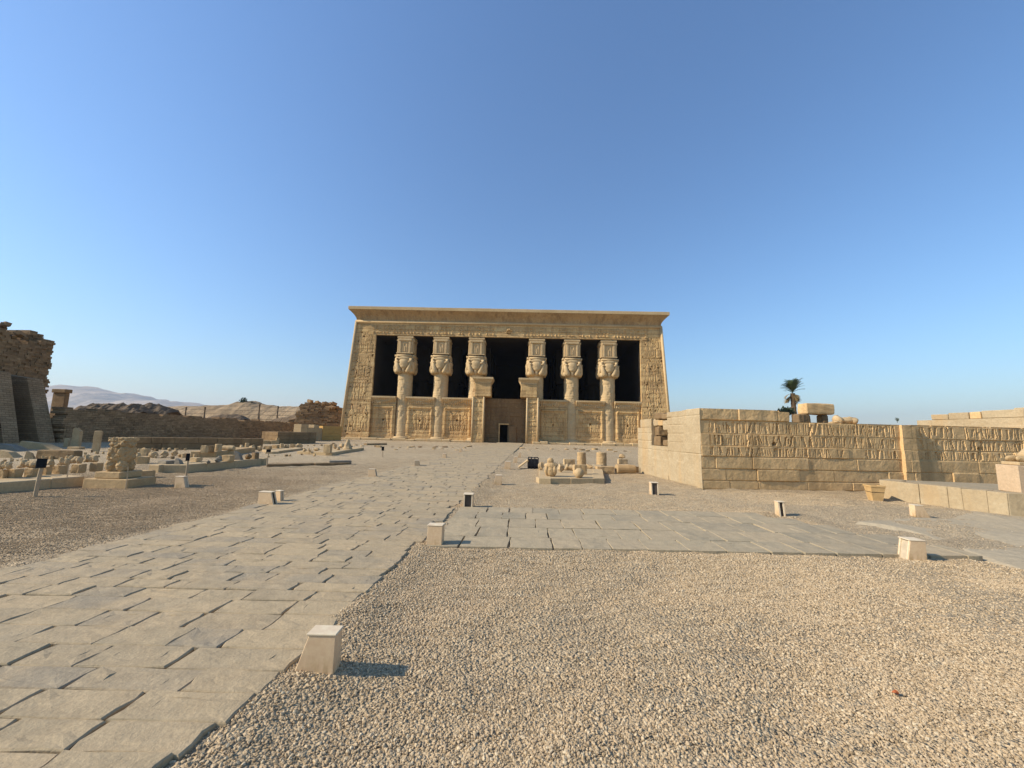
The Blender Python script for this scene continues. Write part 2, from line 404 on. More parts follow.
vs = []; 
for y in ys:
    for x in xs:
        near = abs(x) < 40 and -5 < y < 60
        z = gz(x, y) if near else 0.0
        if y > -1 and path_l(y)-.1 < x < path_r(y)-.2 and y < 56: z = -.02
        vs.append((x, y, z-.02))
nx = len(xs)
fs = [(j*nx+i, j*nx+i+1, (j+1)*nx+i+1, (j+1)*nx+i) for j in range(len(ys)-1) for i in range(nx-1)]
g = MB().add(vs, fs).build('ground', M_ground, smooth=True); tag(g, kind='structure')

# ------------------------------------------------------------------ flagstone paths
def slab(mb, quad, z, rg, edge=.012, tilt=1.0):
    """one flagstone: slightly uneven top with worn, rounded rim"""
    n = 4; pts = []; cq = sum((Vector(q) for q in quad), Vector((0,0)))/4
    for i in range(4):                     # subdivide each side so that edges wander a little
        a, b = Vector(quad[i]), Vector(quad[(i+1)%4])
        for t in (0, .35, .7):
            p = a.lerp(b, t)+Vector((rg.uniform(-.011,.011), rg.uniform(-.007,.007))); pts.append(p)
            if t == 0: pts[-1] = pts[-1].lerp(cq, rg.uniform(.0, .03))
    c = sum(pts, Vector((0,0)))/len(pts); m = len(pts)
    tx, ty = rg.uniform(-.009,.004), rg.uniform(-.005,.005)
    zz = lambda p: z+(p.x-c.x)*tx+(p.y-c.y)*ty
    tx *= tilt; ty *= tilt
    L0 = [(p.x, p.y, -.06) for p in pts]; L1 = [(p.x, p.y, zz(p)-edge*.6) for p in pts]
    q = [c+(p-c)*(1-edge*.7/max(.05,(p-c).length)) for p in pts]; L2 = [(p.x, p.y, zz(p)) for p in q]
    q3 = [c+(p-c)*.55 for p in pts]; L3 = [(p.x, p.y, zz(p)+rg.uniform(-.004,.004)) for p in q3]
    fsx = []
    for k in range(3):
        for i in range(m): fsx.append((k*m+i, k*m+(i+1)%m, (k+1)*m+(i+1)%m, (k+1)*m+i))
    fsx.append(tuple(3*m+i for i in range(m)))
    mb.add(L0+L1+L2+L3, fsx)
rg = random.Random(5); mb = MB(); y = .7
while y < 54.5:
    d = rg.uniform(.17, .235) if y < 14 else rg.uniform(.24, .34)
    x = path_l(y)-rg.uniform(0, .12); xe = path_r(y)+rg.uniform(-.06, .03)*(2.2 if rg.random() < .2 else 1); first = True
    while x < xe-.12:
        w = rg.uniform(.32, .62); 
        if first: w *= rg.uniform(.5, 1); first = False
        if xe-(x+w) < .2: w = xe-x
        sh = .056; gx = rg.uniform(.005, .012)*(1.7 if rg.random() < .15 else 1) if rg.random() < .65 else .001; gy = rg.uniform(.0, .005)
        z = .068+rg.uniform(-.0045, .0045)*(1.8 if rg.random() < .2 else 1)
        slab(mb, [(x+gx, y+gy), (x+w, y+gy), (x+w+sh*d, y+d), (x+gx+sh*d, y+d)], z, rg)
        x += w
    y += d
p = mb.build('stone_path', M_slab); tag(p, kind='structure')
pb = MB(); pb.add([(path_l(a)-.06, a, -.02) for a in (0, 18, 36, 54.6)]+[(path_r(a)-.12, a, -.02) for a in (0, 18, 36, 54.6)]+
       [(path_l(a)-.06, a, .040) for a in (0, 18, 36, 54.6)]+[(path_r(a)-.12, a, .040) for a in (0, 18, 36, 54.6)],
       [(8+i, 12+i, 13+i, 9+i) for i in range(3)]+[(4+i, 5+i, 13+i, 12+i) for i in range(3)]+[(i, 8+i, 9+i, 1+i) for i in range(3)])
M_sand = stone_mat('joint_sand', (.43,.34,.23), (.37,.29,.195), big=1.5, fine=50, bump=.5, bd=.01)
tag(pb.build('path_bedding_sand', M_sand), kind='structure')
# broken kerb stones along the drop on the right of the path
kb = MB(); y = 1.2
while y < 30:
    L = rg.uniform(.25, .55); 
    if rg.random() < .7:
        w = rg.uniform(.05, .11)
        kb.rbox((path_r(y+L/2)+.01+rg.uniform(-.02,.03), y+L/2, -.026+rg.uniform(-.014,.014)), (w, L*.9, .09), (rg.uniform(-.03,.03), rg.uniform(-.05,.25), -.05+rg.uniform(-.08,.05)), .86)
    y += L
tag(kb.noise(.012, 9, 2).build('path_kerb', M_slab, bevel=.012, seg=2), kind='structure')

# cross path of larger slabs, running off to the right
cr = MB(); rows = [4.86, 5.33, 5.86, 6.42, 6.9, 7.36]
for j in range(5):
    y0, y1 = rows[j], rows[j+1]; x = path_r(y0)+.03+rg.uniform(0, .06); xe = 5.9-.36*(j) + rg.uniform(-.15, .15)
    while x < xe-.15:
        w = rg.uniform(.34, .62); w = min(w, xe-x)
        gx = rg.uniform(.008, .018); gy = rg.uniform(.005, .012)
        yy = lambda xx, yb: yb+.018*(xx-1)
        slab(cr, [(x+gx, yy(x,y0)+gy), (x+w, yy(x+w,y0)+gy), (x+w+.02, yy(x+w,y1)), (x+gx+.02, yy(x,y1))], .052+rg.uniform(-.004, .004), rg, .006, .35)
        x += w
tag(cr.build('cross_path', M_slab2), kind='structure')
cs = MB().prism([(-1.06,4.93),(5.75,4.98),(4.15,7.34),(-.93,7.30)], -.02, .022)
tag(cs.build('cross_path_bedding_sand', M_sand), kind='structure')
# worn sheet of bedrock paving on the far right
poly = [G(985,563), G(905,532), G(845,523), G(930,517), G(965,510), G(1060,505), G(1150,560), G(1150,640), G(1060,590)]
bmv = bmesh.new(); ring = [bmv.verts.new((q.x, q.y, .02)) for q in poly]; bmv.faces.new(ring)
bmesh.ops.triangulate(bmv, faces=bmv.faces)
bmesh.ops.subdivide_edges(bmv, edges=bmv.edges, cuts=10, use_grid_fill=True)
for v in bmv.verts:
    v.co.x += .05*mnoise.noise(v.co*3); v.co.y += .05*mnoise.noise(v.co*3+Vector((5,0,0)))
    v.co.z = -.05 if v.is_boundary else .006+.045*mnoise.noise(v.co*.9)+.012*mnoise.noise(v.co*4)
me = bpy.data.meshes.new('worn_paving'); bmv.to_mesh(me); bmv.free(); me.materials.append(stone_mat('worn_bedrock', (.43,.37,.28), (.38,.325,.245), (.46,.39,.29), big=1.1, fine=18, bump=.6, bd=.03))
wp = bpy.data.objects.new('worn_paving', me); COL.objects.link(wp); tag(wp, kind='structure')
# pale trodden strip in front of the temple
tp = MB().add([(-24,46,.012),(22,45,.012),(23,54.6,.012),(-25,55.6,.012)], [(0,1,2,3)])

# ------------------------------------------------------------------ gravel: countless pebbles (stuff)
def gravel():
    st = .11; X = np.arange(-13, 12, st); Yv = np.arange(1.0, 16, st); vs = []; dens = []
    for yy in Yv:
        for xx in X:
            ang = abs(xx)/max(yy, .1); onp = path_l(yy)-.02 < xx < path_r(yy)-.09
            oncross = xx > 0-1 and xx > path_r(yy) and 4.88+.018*(xx-1) < yy < 7.34+.018*(xx-1) and xx < 6.0-.6*(yy-4.9)
            d = 0.0
            if not onp and not oncross and ang < 1.55:
                near = max(1.6, yy); d = min(17000, 17000*(2.8/near)**1.4)*max(.3, min(1.3, .85+1.0*mnoise.noise(Vector((xx*.55, yy*.55, 11)))+.9*mnoise.noise(Vector((xx*1.3, yy*1.3, 6)))+.5*mnoise.noise(Vector((xx*3.5, yy*3.5, 2)))))
                if yy > 11: d *= .6
                if path_l(yy)-.38+.12*mnoise.noise(Vector((xx, yy*1.3, 3))) < xx < path_l(yy): d *= .12
                if xx > 9.7 and yy < 11: d *= .12
                if xx > 5.0-.0*yy and yy > 10.6: d = 0
                if xx > 5.2 and 4.9 < yy < 8.6: d *= .10
            dens.append(d); vs.append((xx, yy, gz(xx, yy)-.0185))
    n = len(X); fs = [(j*n+i, j*n+i+1, (j+1)*n+i+1, (j+1)*n+i) for j in range(len(Yv)-1) for i in range(n-1)]
    me = bpy.data.meshes.new('gravel'); me.from_pydata(vs, [], fs)
    at = me.attributes.new('dens', 'FLOAT', 'POINT'); at.data.foreach_set('value', dens)
    me.materials.append(M_pebble)
    o = bpy.data.objects.new('gravel', me); COL.objects.link(o); tag(o, 'loose pale tan gravel spread beside the stone path', 'gravel', kind='stuff')
    ng = bpy.data.node_groups.new('pebbles', 'GeometryNodeTree')
    ng.interface.new_socket('Geometry', in_out='INPUT', socket_type='NodeSocketGeometry')
    ng.interface.new_socket('Geometry', in_out='OUTPUT', socket_type='NodeSocketGeometry')
    N = ng.nodes; L = ng.links
    gi, go = N.new('NodeGroupInput'), N.new('NodeGroupOutput')
    dp = N.new('GeometryNodeDistributePointsOnFaces'); na = N.new('GeometryNodeInputNamedAttribute'); na.data_type = 'FLOAT'; na.inputs['Name'].default_value = 'dens'
    L.new(gi.outputs[0], dp.inputs['Mesh']); L.new(na.outputs['Attribute'], dp.inputs['Density'])
    gts = N.new('GeometryNodeGeometryToInstance')
    for k in range(5):
        ic = N.new('GeometryNodeMeshIcoSphere'); ic.inputs['Radius'].default_value = 1; ic.inputs['Subdivisions'].default_value = 2 if k < 1 else 1
        sp = N.new('GeometryNodeSetPosition'); nz = N.new('ShaderNodeTexNoise'); nz.inputs['Scale'].default_value = .75; nz.noise_dimensions = '4D'; nz.inputs['W'].default_value = k*7.7; nz.inputs['Detail'].default_value = 1.5
        sb = N.new('ShaderNodeVectorMath'); sb.operation = 'SUBTRACT'; sb.inputs[1].default_value = (.5,.5,.5)
        sm = N.new('ShaderNodeVectorMath'); sm.operation = 'SCALE'; sm.inputs['Scale'].default_value = 1.7
        L.new(nz.outputs['Color'], sb.inputs[0]); L.new(sb.outputs[0], sm.inputs[0]); L.new(ic.outputs[0], sp.inputs['Geometry']); L.new(sm.outputs[0], sp.inputs['Offset'])
        tr = N.new('GeometryNodeTransform'); tr.inputs['Scale'].default_value = (1, .78+.06*k, .62+.07*(k % 3)); L.new(sp.outputs[0], tr.inputs['Geometry']); L.new(tr.outputs[0], gts.inputs[0])
    ip = N.new('GeometryNodeInstanceOnPoints'); L.new(dp.outputs['Points'], ip.inputs['Points']); L.new(gts.outputs[0], ip.inputs['Instance']); ip.inputs['Pick Instance'].default_value = True
    rr = N.new('FunctionNodeRandomValue'); rr.data_type = 'FLOAT_VECTOR'; rr.inputs['Min'].default_value = (-.7,-.7,0); rr.inputs['Max'].default_value = (.7,.7,6.28)
    L.new(rr.outputs[0], ip.inputs['Rotation'])
    rs = N.new('FunctionNodeRandomValue'); rs.data_type = 'FLOAT'; rs.inputs[2].default_value = 0; rs.inputs[3].default_value = 1; rs.inputs['Seed'].default_value = 3
    pw = N.new('ShaderNodeMath'); pw.operation = 'POWER'; pw.inputs[1].default_value = 4.0; L.new(rs.outputs[1], pw.inputs[0])
    ma = N.new('ShaderNodeMath'); ma.operation = 'MULTIPLY_ADD'; ma.inputs[1].default_value = .0085; ma.inputs[2].default_value = .0024; L.new(pw.outputs[0], ma.inputs[0]); L.new(ma.outputs[0], ip.inputs['Scale'])
    sm = N.new('GeometryNodeSetMaterial'); sm.inputs['Material'].default_value = M_pebble
    L.new(ip.outputs[0], sm.inputs[0]); L.new(sm.outputs[0], go.inputs[0])
    md = o.modifiers.new('pebbles', 'NODES'); md.node_group = ng
gravel()

# ------------------------------------------------------------------ distant hills, mound, haze
def ridge(name, mat, prof, Y, depth, rough, kind=None, n=60, seed=0, ndep=10, base=-1.0):
    """terrain ridge: pixel-free profile [(x, z)] raised over a real footprint"""
    X = np.linspace(prof[0][0], prof[-1][0], n); Z = np.interp(X, [q[0] for q in prof], [q[1] for q in prof])
    vs = []; fs = []
    for j in range(ndep+1):
        t = j/ndep; prf = math.sin(math.pi*min(1, t*1.0))**.7 if 0 < t < 1 else 0
        for i, x in enumerate(X):
            nn = mnoise.fractal(Vector((x*rough[1], t*depth*rough[1], seed)), 1, 2, 5)
            vs.append((x, Y+(t-.5)*depth, base+(Z[i]-base)*prf+(rough[0]*nn if 0 < t < 1 else 0)))
    for j in range(ndep):
        for i in range(n-1): fs.append((j*n+i, j*n+i+1, (j+1)*n+i+1, (j+1)*n+i))
    return MB().add(vs, fs).build(name, mat)
HY = 3200
hp = [(40,408),(56,402),(66,393),(76,387),(86,386),(100,390),(118,393),(134,395),(146,400),(172,402),(196,403),(216,408),(250,424)]
hill = ridge('hills', M_hill, [(At(a, b, HY).x, At(a, b, HY).z) for a, b in hp], HY, 1500, (32, .004), n=160, ndep=24, seed=4, base=-5)
tag(hill, kind='structure')
h2 = [(-60,424),(-20,404),(20,400),(60,405),(110,402),(150,406),(190,411),(240,420),(300,430)]
hill2 = ridge('hills', M_hill, [(At(a, b, 4600).x, At(a, b, 4600).z) for a, b in h2], 4600, 1500, (30, .003), n=120, ndep=20, seed=9, base=-5)
tag(hill2, kind='structure')

# ------------------------------------------------------------------ mudbrick builders
def brickrun(mb, p0, p1, thick, top, lh=.2, jit=.05, L=(.4,.9), seed=0, erode=0.0, skip=0.0):
    """courses of mudbrick from p0 to p1, every course a row of uneven blocks; top(s) gives the ruined height"""
    rg = random.Random(seed); a, b = Vector((p0[0], p0[1])), Vector((p1[0], p1[1])); d = b-a; W = d.length; d.normalize(); nrm = Vector((d.y, -d.x)); ang = math.atan2(d.y, d.x)
    zmax = max(top(s*W/40) for s in range(41)); z = -.1
    while z < zmax:
        s = rg.uniform(-.3, 0)
        while s < W-.12:
            l = min(rg.uniform(*L), W-s+rg.uniform(0,.15)); sm = min(max(s+l/2, 0), W)
            if z+lh*.5 < top(sm)+rg.uniform(-lh*.6, lh*.6) and not (rg.random() < skip and z > zmax*.5):
                off = rg.uniform(-jit, jit)-erode*z
                c = a+d*(s+l/2)+nrm*off
                mb.rbox((c.x, c.y, z+lh/2), (l*1.02, thick*(1+rg.uniform(-.05,.05)), lh*1.01), (rg.uniform(-.02,.02), rg.uniform(-.03,.03), ang+rg.uniform(-.03,.03)))
            s += l
        z += lh
    return mb
# ------------------------------------------------------------------ the temple
TLOC = (-.82, 54.9, 0); TROT = -math.radians(.9)
T = empty('sandstone_temple', TLOC, TROT, 'large sandstone temple with six woman-headed columns across its open front', 'temple')
WB, WT, HT = 23.1, 22.15, 17.0          # half width at foot and under the moulding
TI = 19.15; TW = WB-TI
# corner towers with carved registers
def tower(side, seed):
    rg = random.Random(seed)
    figs = []
    for (z, h, kinds, xs_) in ((12.6, 2.9, ('staff','sit'), (1.1, 3.0)), (9.0, 2.9, ('offer','sit'), (1.1, 2.9)), (5.5, 2.8, ('offer','staff'), (1.0, 2.7)), (1.2, 3.5, ('staff','offer'), (1.2, 3.2))):
        for k, x in zip(kinds, xs_): figs.append((x+rg.uniform(-.1,.1), z, h, (1 if x < 2 else -1), k))
    def hf(U, V):
        H = masonry(U, V, [.62]*28, (1.1, 2.4), seed, .03, .07, .012)
        R = relief(U, V, figs, .065, .05)
        for z in (12.45, 8.85, 5.35, 1.05): R = R-np.where(np.abs(V-z) < .05, .05, 0)
        for z in (15.0, 11.9, 8.3): R = R-glyphs(U, V, .5, TW-.6, z, z+.8, .30, .34, .05, seed+int(z))
        R = R-glyphs(U, V, .35, TW-.3, 1.2, 15.6, .46, .5, .035, seed+3)*(np.abs(R) < .004)
        H = H+R*np.clip(.95+fbm(U, V, .5, seed+5)*1.2, .1, 1)+fbm(U, V, .8, seed, 5)*.05
        m = np.hypot(U-3.6, (V-12.1))<.16; H[m] -= .3
        for _ in range(46):
            m = np.hypot(U-rg.uniform(.3, TW-.3), V-rg.uniform(.5, 15.5)) < rg.uniform(.06, .13); H[m] -= .2
        return H
    if side < 0: wp = lambda U, V: U+(1-U/TW)*(WB-WT)*V/HT
    else: wp = lambda U, V: U-(U/TW)*(WB-WT)*V/HT
    return hwall('tower_wall', M_temple, TW, HT, .042, hf, 1.9, T, wp, .45, None, (-WB if side < 0 else TI, 0, 0))
tower(-1, 11); tower(1, 23)
# side walls, back wall, hall floor and roof
for s in (-1, 1):
    mb = MB(); a0, a1 = s*(WB-.02), s*(WB-3.5); b0 = s*(WT+.0)
    mb.add([(a0,4,0),(a1,4,0),(a1,27,0),(a0,27,0),(b0,4,HT),(a1,4,HT),(a1,27,HT),(b0,27,HT)], [(3,2,1,0),(4,5,6,7),(0,1,5,4),(1,2,6,5),(2,3,7,6),(3,0,4,7)])
    mb.build('side_wall', M_temple, T)
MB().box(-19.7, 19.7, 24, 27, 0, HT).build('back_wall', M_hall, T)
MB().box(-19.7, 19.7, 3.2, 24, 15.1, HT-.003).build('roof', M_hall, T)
MB().box(-TI-.3, TI+.3, .62, 3.19, 15.02, 15.117).build('soffit_shade', M_hall, T)  # dark sheet under the architrave, shade put into its colour
for s in (-1, 1): MB().box(min(s*(TI-.03), s*(TI+.6)), max(s*(TI-.03), s*(TI+.6)), .62, 4.0, 5.2, 15.018).build('reveal_shade', M_hall, T)  # dark linings added so the opening's sides are painted as shaded
hc = MB()
for y in (9.2, 15.0, 20.6):
    for x in (-14.3, -9.2, -4.2, 4.2, 9.2, 14.3):
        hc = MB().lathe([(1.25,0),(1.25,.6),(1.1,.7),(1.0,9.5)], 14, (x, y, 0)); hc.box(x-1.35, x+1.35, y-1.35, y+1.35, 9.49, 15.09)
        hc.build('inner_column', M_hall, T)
for s in (-1, 1): MB().box(min(s*19.45, s*19.62), max(s*19.45, s*19.62), 4.02, 24, .12, 15.09).build('hall_side_shade', M_hall, T)  # dark linings that paint the hall's side walls into shade
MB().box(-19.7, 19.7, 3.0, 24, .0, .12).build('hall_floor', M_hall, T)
# architrave with its winged disc
def hfa(U, V):
    H = masonry(U, V, [1.8], (2.5, 4.6), 3, .04, .06, .02)+fbm(U, V, .7, 8, 5)*.05
    H += glyphs(U, V, .4, 18.4, .22, 1.6, .5, .46, .13, 7)+glyphs(U, V, 22.4, 40.2, .22, 1.6, .5, .46, .13, 8)
    c = 20.4; X = np.abs(U-c)
    wing = (X < 1.9) & (np.abs(V-.95-(.02*X)) < .34-.12*X/1.9); H[wing] += .07*(np.sin(X[wing]*16)*.3+.8)
    disc = np.hypot(X, V-.95) < .36; H[disc] += .22
    chip = np.hypot(X-.05, V-.75) < .26; H[chip] -= .25
    return H
hwall('architrave', M_temple, 2*18.7+3.0, 1.82, .055, hfa, 3.2, T, None, .05, None, (-18.7-1.5, .36, 15.12))
# roll moulding below the cornice and down the corners
mo = MB().tube([(-WT-.12, .38, 17.12), (0, .36, 17.12), (WT+.12, .38, 17.12)], .2, 12)
mo.build('roll_moulding', M_temple_pale, T, True)
for s in (-1, 1):
    MB().tube([(s*(WB+.02), .02, 0), (s*(WT+.05), .42, 17.1)], .2, 10).build('corner_moulding', M_temple_pale, T, True)
# cavetto cornice: hollow profile swept along the front, with shallow upright ribs
def cavetto(x0, x1, yb, z0, z1, reach, rib, name, mat, parent, fillet, fmat, depth, flare=0.0, ribamp=.03, seed=0):
    H = z1-z0; nx = max(4, int((x1-x0)/(rib/4))); nz = 10; vs = []; rg = random.Random(seed)
    dmg = [rg.random() for _ in range(nx+1)]
    for j in range(nz+1):
        t = j/nz; o = reach*(1-math.cos(t*math.pi/2))**1.0
        for i in range(nx+1):
            x = x0+(x1-x0)*i/nx; ph = (x-x0)/rib*2*math.pi
            sx = (x-(x0+x1)/2)/((x1-x0)/2)
            wob = .35*ribamp*mnoise.noise(Vector((x*.8, t*2, seed)))
            vs.append((x+flare*o*sx, yb-o-ribamp*.5*math.cos(ph)*(1-t*.3)+wob*3, z0+H*t))
    fs = [(j*(nx+1)+i, j*(nx+1)+i+1, (j+1)*(nx+1)+i+1, (j+1)*(nx+1)+i) for j in range(nz) for i in range(nx)]
    n = len(vs); fl = flare*reach
    vs += [(x0,yb+depth,z0),(x1,yb+depth,z0),(x0-fl,yb+depth,z1),(x1+fl,yb+depth,z1)]
    bl, br, tl, tr = 0, nx, nz*(nx+1), nz*(nx+1)+nx
    fs += [tuple([n, n+1]+list(range(br, bl-1, -1))), (n+1, n, n+2, n+3), tuple([n+2]+list(range(tl, tr+1))+[n+3]),
           tuple([n]+[j*(nx+1) for j in range(nz+1)]+[n+2]), tuple([n+1, n+3]+[j*(nx+1)+nx for j in range(nz, -1, -1)])]
    o = MB().add(vs, fs).build(name, mat, parent)
    fb = MB(); x = x0-fl-.02
    while x < x1+fl:
        l = min(rg.uniform(1.6, 3.4) if (x1-x0) > 12 else 99, x1+fl+.02-x)
        fb.box(x, x+l-.004, yb-reach-.04+rg.uniform(-.012,.012), yb+depth, z1+.003, z1+fillet+rg.uniform(-.012,.012)); x += l
    fb.build('cornice_fillet', fmat, o, bevel=.02)
    return o
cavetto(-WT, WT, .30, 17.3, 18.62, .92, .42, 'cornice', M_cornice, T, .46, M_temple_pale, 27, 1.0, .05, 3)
rl = MB()
for i in range(60): rl.box(-21+i*.66-.02, -21+i*.66+.02, 2.0, 2.04, 19.05, 19.62)
rl.box(-21, 18.0, 1.99, 2.05, 19.6, 19.64); rl.box(-21, 18, 2.0, 2.04, 19.3, 19.33)
rl.build('roof_railing', M_rail, T)

# columns with four-faced woman's-head capitals
def capital_mb():
    one = MB()
    # wig: arch over the brow and two heavy lappets that swell towards their curled ends
    one.ball((0,-1.06,2.22), (1.3,.46,.40), 18, 10); one.rbox((0,-1.1,2.3), (2.3,.5,.5))
    for s in (-1, 1):
        one.tube([(s*1.08,-1.1,2.2),(s*1.12,-1.12,1.6),(s*1.04,-1.18,1.0),(s*.80,-1.2,.5),(s*.52,-1.2,.2)], [.34,.34,.40,.42,.30], 8)
        one.ball((s*1.12,-1.15,.42), (.34,.24,.36), 10, 8)
        one.ball((s*.98,-1.46,1.72), (.24,.12,.15), 8, 6)                        # cow ears
    one.ball((0,-1.2,1.52), (.86,.46,.72), 16, 12); one.ball((0,-1.22,1.12), (.66,.40,.46), 14, 10)                                # face
    one.ball((0,-1.50,1.42), (.10,.13,.22), 8, 6)                                  # nose
    for s in (-1, 1): one.ball((s*.25,-1.44,1.62), (.15,.07,.06), 8, 6)           # eyes
    one.ball((0,-1.43,1.10), (.19,.09,.07), 8, 6)                                  # mouth
    one.ball((0,-1.2,.62), (.28,.25,.5), 8, 8)                                     # neck and collar
    one.rbox((0,-1.22,2.62), (2.5,.45,.26))
    one.v = [(x, y-.2, z) for x, y, z in one.v]
    allm = MB()
    for k in range(4):
        M = Matrix.Rotation(k*math.pi/2, 4, 'Z'); allm.add([M @ Vector(v) for v in one.v], one.f)
    allm.box(-1.34, 1.34, -1.34, 1.34, .14, 2.62); allm.box(-1.1, 1.1, -1.1, 1.1, .05, 2.85); allm.lathe([(1.12,-.05),(1.3,.18),(1.2,.3)], 20); allm.xf(Matrix.Diagonal((.86,.86,1,1)))
    return allm
def sistrum_mb():
    b = MB(); b.box(-1.2, 1.2, -1.2, 1.2, 0, 2.3); b.box(-1.34, 1.34, -1.34, 1.34, 0.0, .16)
    # sloping shrine front with a doorway, on each face
    for k in range(4):
        q = MB(); M = Matrix.Rotation(k*math.pi/2, 4, 'Z')
        for s in (-1, 1): q.box(min(s*.62,s*.92), max(s*.62,s*.92), -1.34, -1.15, .16, 1.9)
        q.box(-1.06, 1.06, -1.42, -1.15, 1.9, 2.2); q.box(-.34, -.2, -1.27, -1.15, .3, 1.5); q.box(.2, .34, -1.27, -1.15, .3, 1.5); q.box(-.34, .34, -1.28, -1.15, 1.5, 1.66)
        q.box(-.09, .09, -1.3, -1.15, .3, 1.1)
        b.add([M @ Vector(v) for v in q.v], q.f)
    b.box(-1.28, 1.28, -1.28, 1.28, 2.3, 2.58)
    b.xf(Matrix.Diagonal((.9,.9,1,1))); return b
CYL = 1.55
def shaft_mesh():
    seg, nz = 56, 150; vs = []
    for j in range(nz+1):
        z = .55+9.0*j/nz
        for k in range(seg):
            a = 2*math.pi*k/seg; r = 1.10-.05*j/nz
            u, w = a*1.1, z
            r += .02*mnoise.noise(Vector((math.cos(a)*3, math.sin(a)*3, z*1.5)))+.025*mnoise.noise(Vector((math.cos(a)*9, math.sin(a)*9, z*5)))
            if abs(z % 1.12) < .05: r -= .035
            if z > 3.0 and abs((z % 2.24)-1.12) < .85 and mnoise.noise(Vector((math.cos(a)*4.2, math.sin(a)*4.2, z*1.1))) > .12: r -= .05
            vs.append((r*math.cos(a), r*math.sin(a), z))
    fs = [(j*seg+k, j*seg+(k+1)%seg, (j+1)*seg+(k+1)%seg, (j+1)*seg+k) for j in range(nz) for k in range(seg)]
    return MB().add(vs, fs)
cap_s, sis_s, sh_s = capital_mb(), sistrum_mb(), shaft_mesh()
col0 = sh_s.build('column', M_temple_pale, T, True); col0.location = (-14.85, CYL, 0)
parts = []
q = cap_s.noise(.035, 2.2, 3).build('capital', M_temple_pale, col0, True); q.location = (0,0,9.52); parts.append(q)
q = sis_s.build('shrine_block', M_temple_pale, col0, bevel=.03); q.location = (0,0,12.45); parts.append(q)
q = MB().lathe([(1.36,0),(1.4,.1),(1.4,.42),(1.3,.55),(1.1,.58)], 32).noise(.02, 2, 1).build('column_base', M_temple_pale, col0); parts.append(q)
for x in (-9.6, -4.45, 4.3, 9.4, 14.65):
    c = col0.copy(); COL.objects.link(c); c.location = (x, CYL, 0)
    for q in parts: d = q.copy(); COL.objects.link(d); d.parent = c
# screen walls between the columns
def screen(x0, x1, seed):
    w = x1-x0; rg = random.Random(seed)
    figs = [(w*.30, 1.5, 2.6, 1, 'offer'), (w*.56, 1.5, 2.6, -1, 'staff'), (w*.78, 1.5, 2.6, -1, 'staff')] if w > 3.6 else [(w*.36, 1.5, 2.6, 1, 'offer'), (w*.68, 1.5, 2.6, -1, 'staff')]
    def hf(U, V):
        H = masonry(U, V, [.58]*10, (1.0, 2.2), seed, .02, .06, .01)+fbm(U, V, .9, seed, 6)*.07
        e = np.minimum(U, w-U); fr = (np.abs(e-.34) < .11) & (V < 4.75) & (V > .9); H[fr] += .13
        fr = (np.abs(V-4.7) < .11) & (e > .3); H[fr] += .13
        inn = (e > .5) & (V < 4.5) & (V > .9)
        H[inn] -= .04
        H += np.where(inn, relief(U, V, figs, .09, .045)*np.clip(.9+fbm(U, V, .8, seed+5)*1.6, .1, 1), 0)
        H += np.where(inn, glyphs(U, V, .6, w-.6, 3.95, 4.4, .3, .3, .06, seed)+glyphs(U, V, .6, w-.6, .95, 1.35, .3, .4, .06, seed+1)+glyphs(U, V, .6, w-.6, 1.5, 3.9, .33, .36, .035, seed+2), 0)
        H[(np.hypot(U-w*.5, V-2.9-rg.uniform(-.3,.3)) < .16)] -= .3
        return H
    o = hwall('screen_wall', M_temple, w, 5.15, .055, hf, .9, T, None, .05, None, (x0, .55, 0))
    cv = cavetto(x0-.02, x1+.02, .55, 5.17, 5.95, .34, .3, 'screen_cornice', M_temple_pale, o, .24, M_temple_pale, .9, 0, .17, seed)
    cv.location = (-x0, -.55, 0)
    return o
for i, (a, b) in enumerate(((-19.12, -15.75), (-14.2, -10.2), (-9.0, -4.75), (4.75, 8.75), (10.0, 14.0), (15.45, 19.12))): screen(a, b, 40+i)
# wall pieces standing between tower and column, behind the screens
for (a, b) in ((-15.85,-13.9), (-10.35,-8.9), (8.7,10.1), (13.9,15.6)): MB().box(a, b, 1.3, 1.9, 0, 5.6).build('screen_backing', M_temple, T)
# monumental gate: two jambs with broken lintel ends
for s in (-1, 1):
    def hfj(U, V): return masonry(U, V, [.6]*11, (.9, 1.7), 70+s, .025, .06, .015)+glyphs(U, V, .3, 1.3, .9, 5.9, .42, .5, .08, 75+s)+fbm(U, V, .9, 60+s, 4)*.04
    x0 = -4.5 if s < 0 else 3.0
    j = hwall('gate_jamb', M_temple, 1.5, 6.35, .055, hfj, 3.2, T, None, .0, None, (x0, -1.0, 0))
    lb = MB(); c = -3.2 if s < 0 else 3.2
    lb.box(c-1.13, c+1.13, -1.15, 1.2, 6.36, 7.06); lb.box(c-1.1, c+1.1, -1.12, 1.2, 7.08, 8.15); lb.noise(.025, 1.3, s+3)
    l = lb.build('lintel_end', M_temple, T, bevel=.04)
    cv = cavetto(c-1.1, c+1.1, -1.12, 8.17, 8.75, .32, .3, 'lintel_cornice', M_temple_pale, l, .26, M_temple_pale, 2.3, 1.0, .05, s+9)
    MB().tube([(x0+(1.5 if s < 0 else 0)-s*0.0, -1.02, .1), (x0+(1.5 if s < 0 else 0), -1.02, 6.3)], .13, 8).build('jamb_moulding', M_temple_pale, T, True)
    MB().tube([(x0+(0 if s < 0 else 1.5), -1.02, .1), (x0+(0 if s < 0 else 1.5), -1.02, 6.3)], .13, 8).build('jamb_moulding', M_temple_pale, T, True)
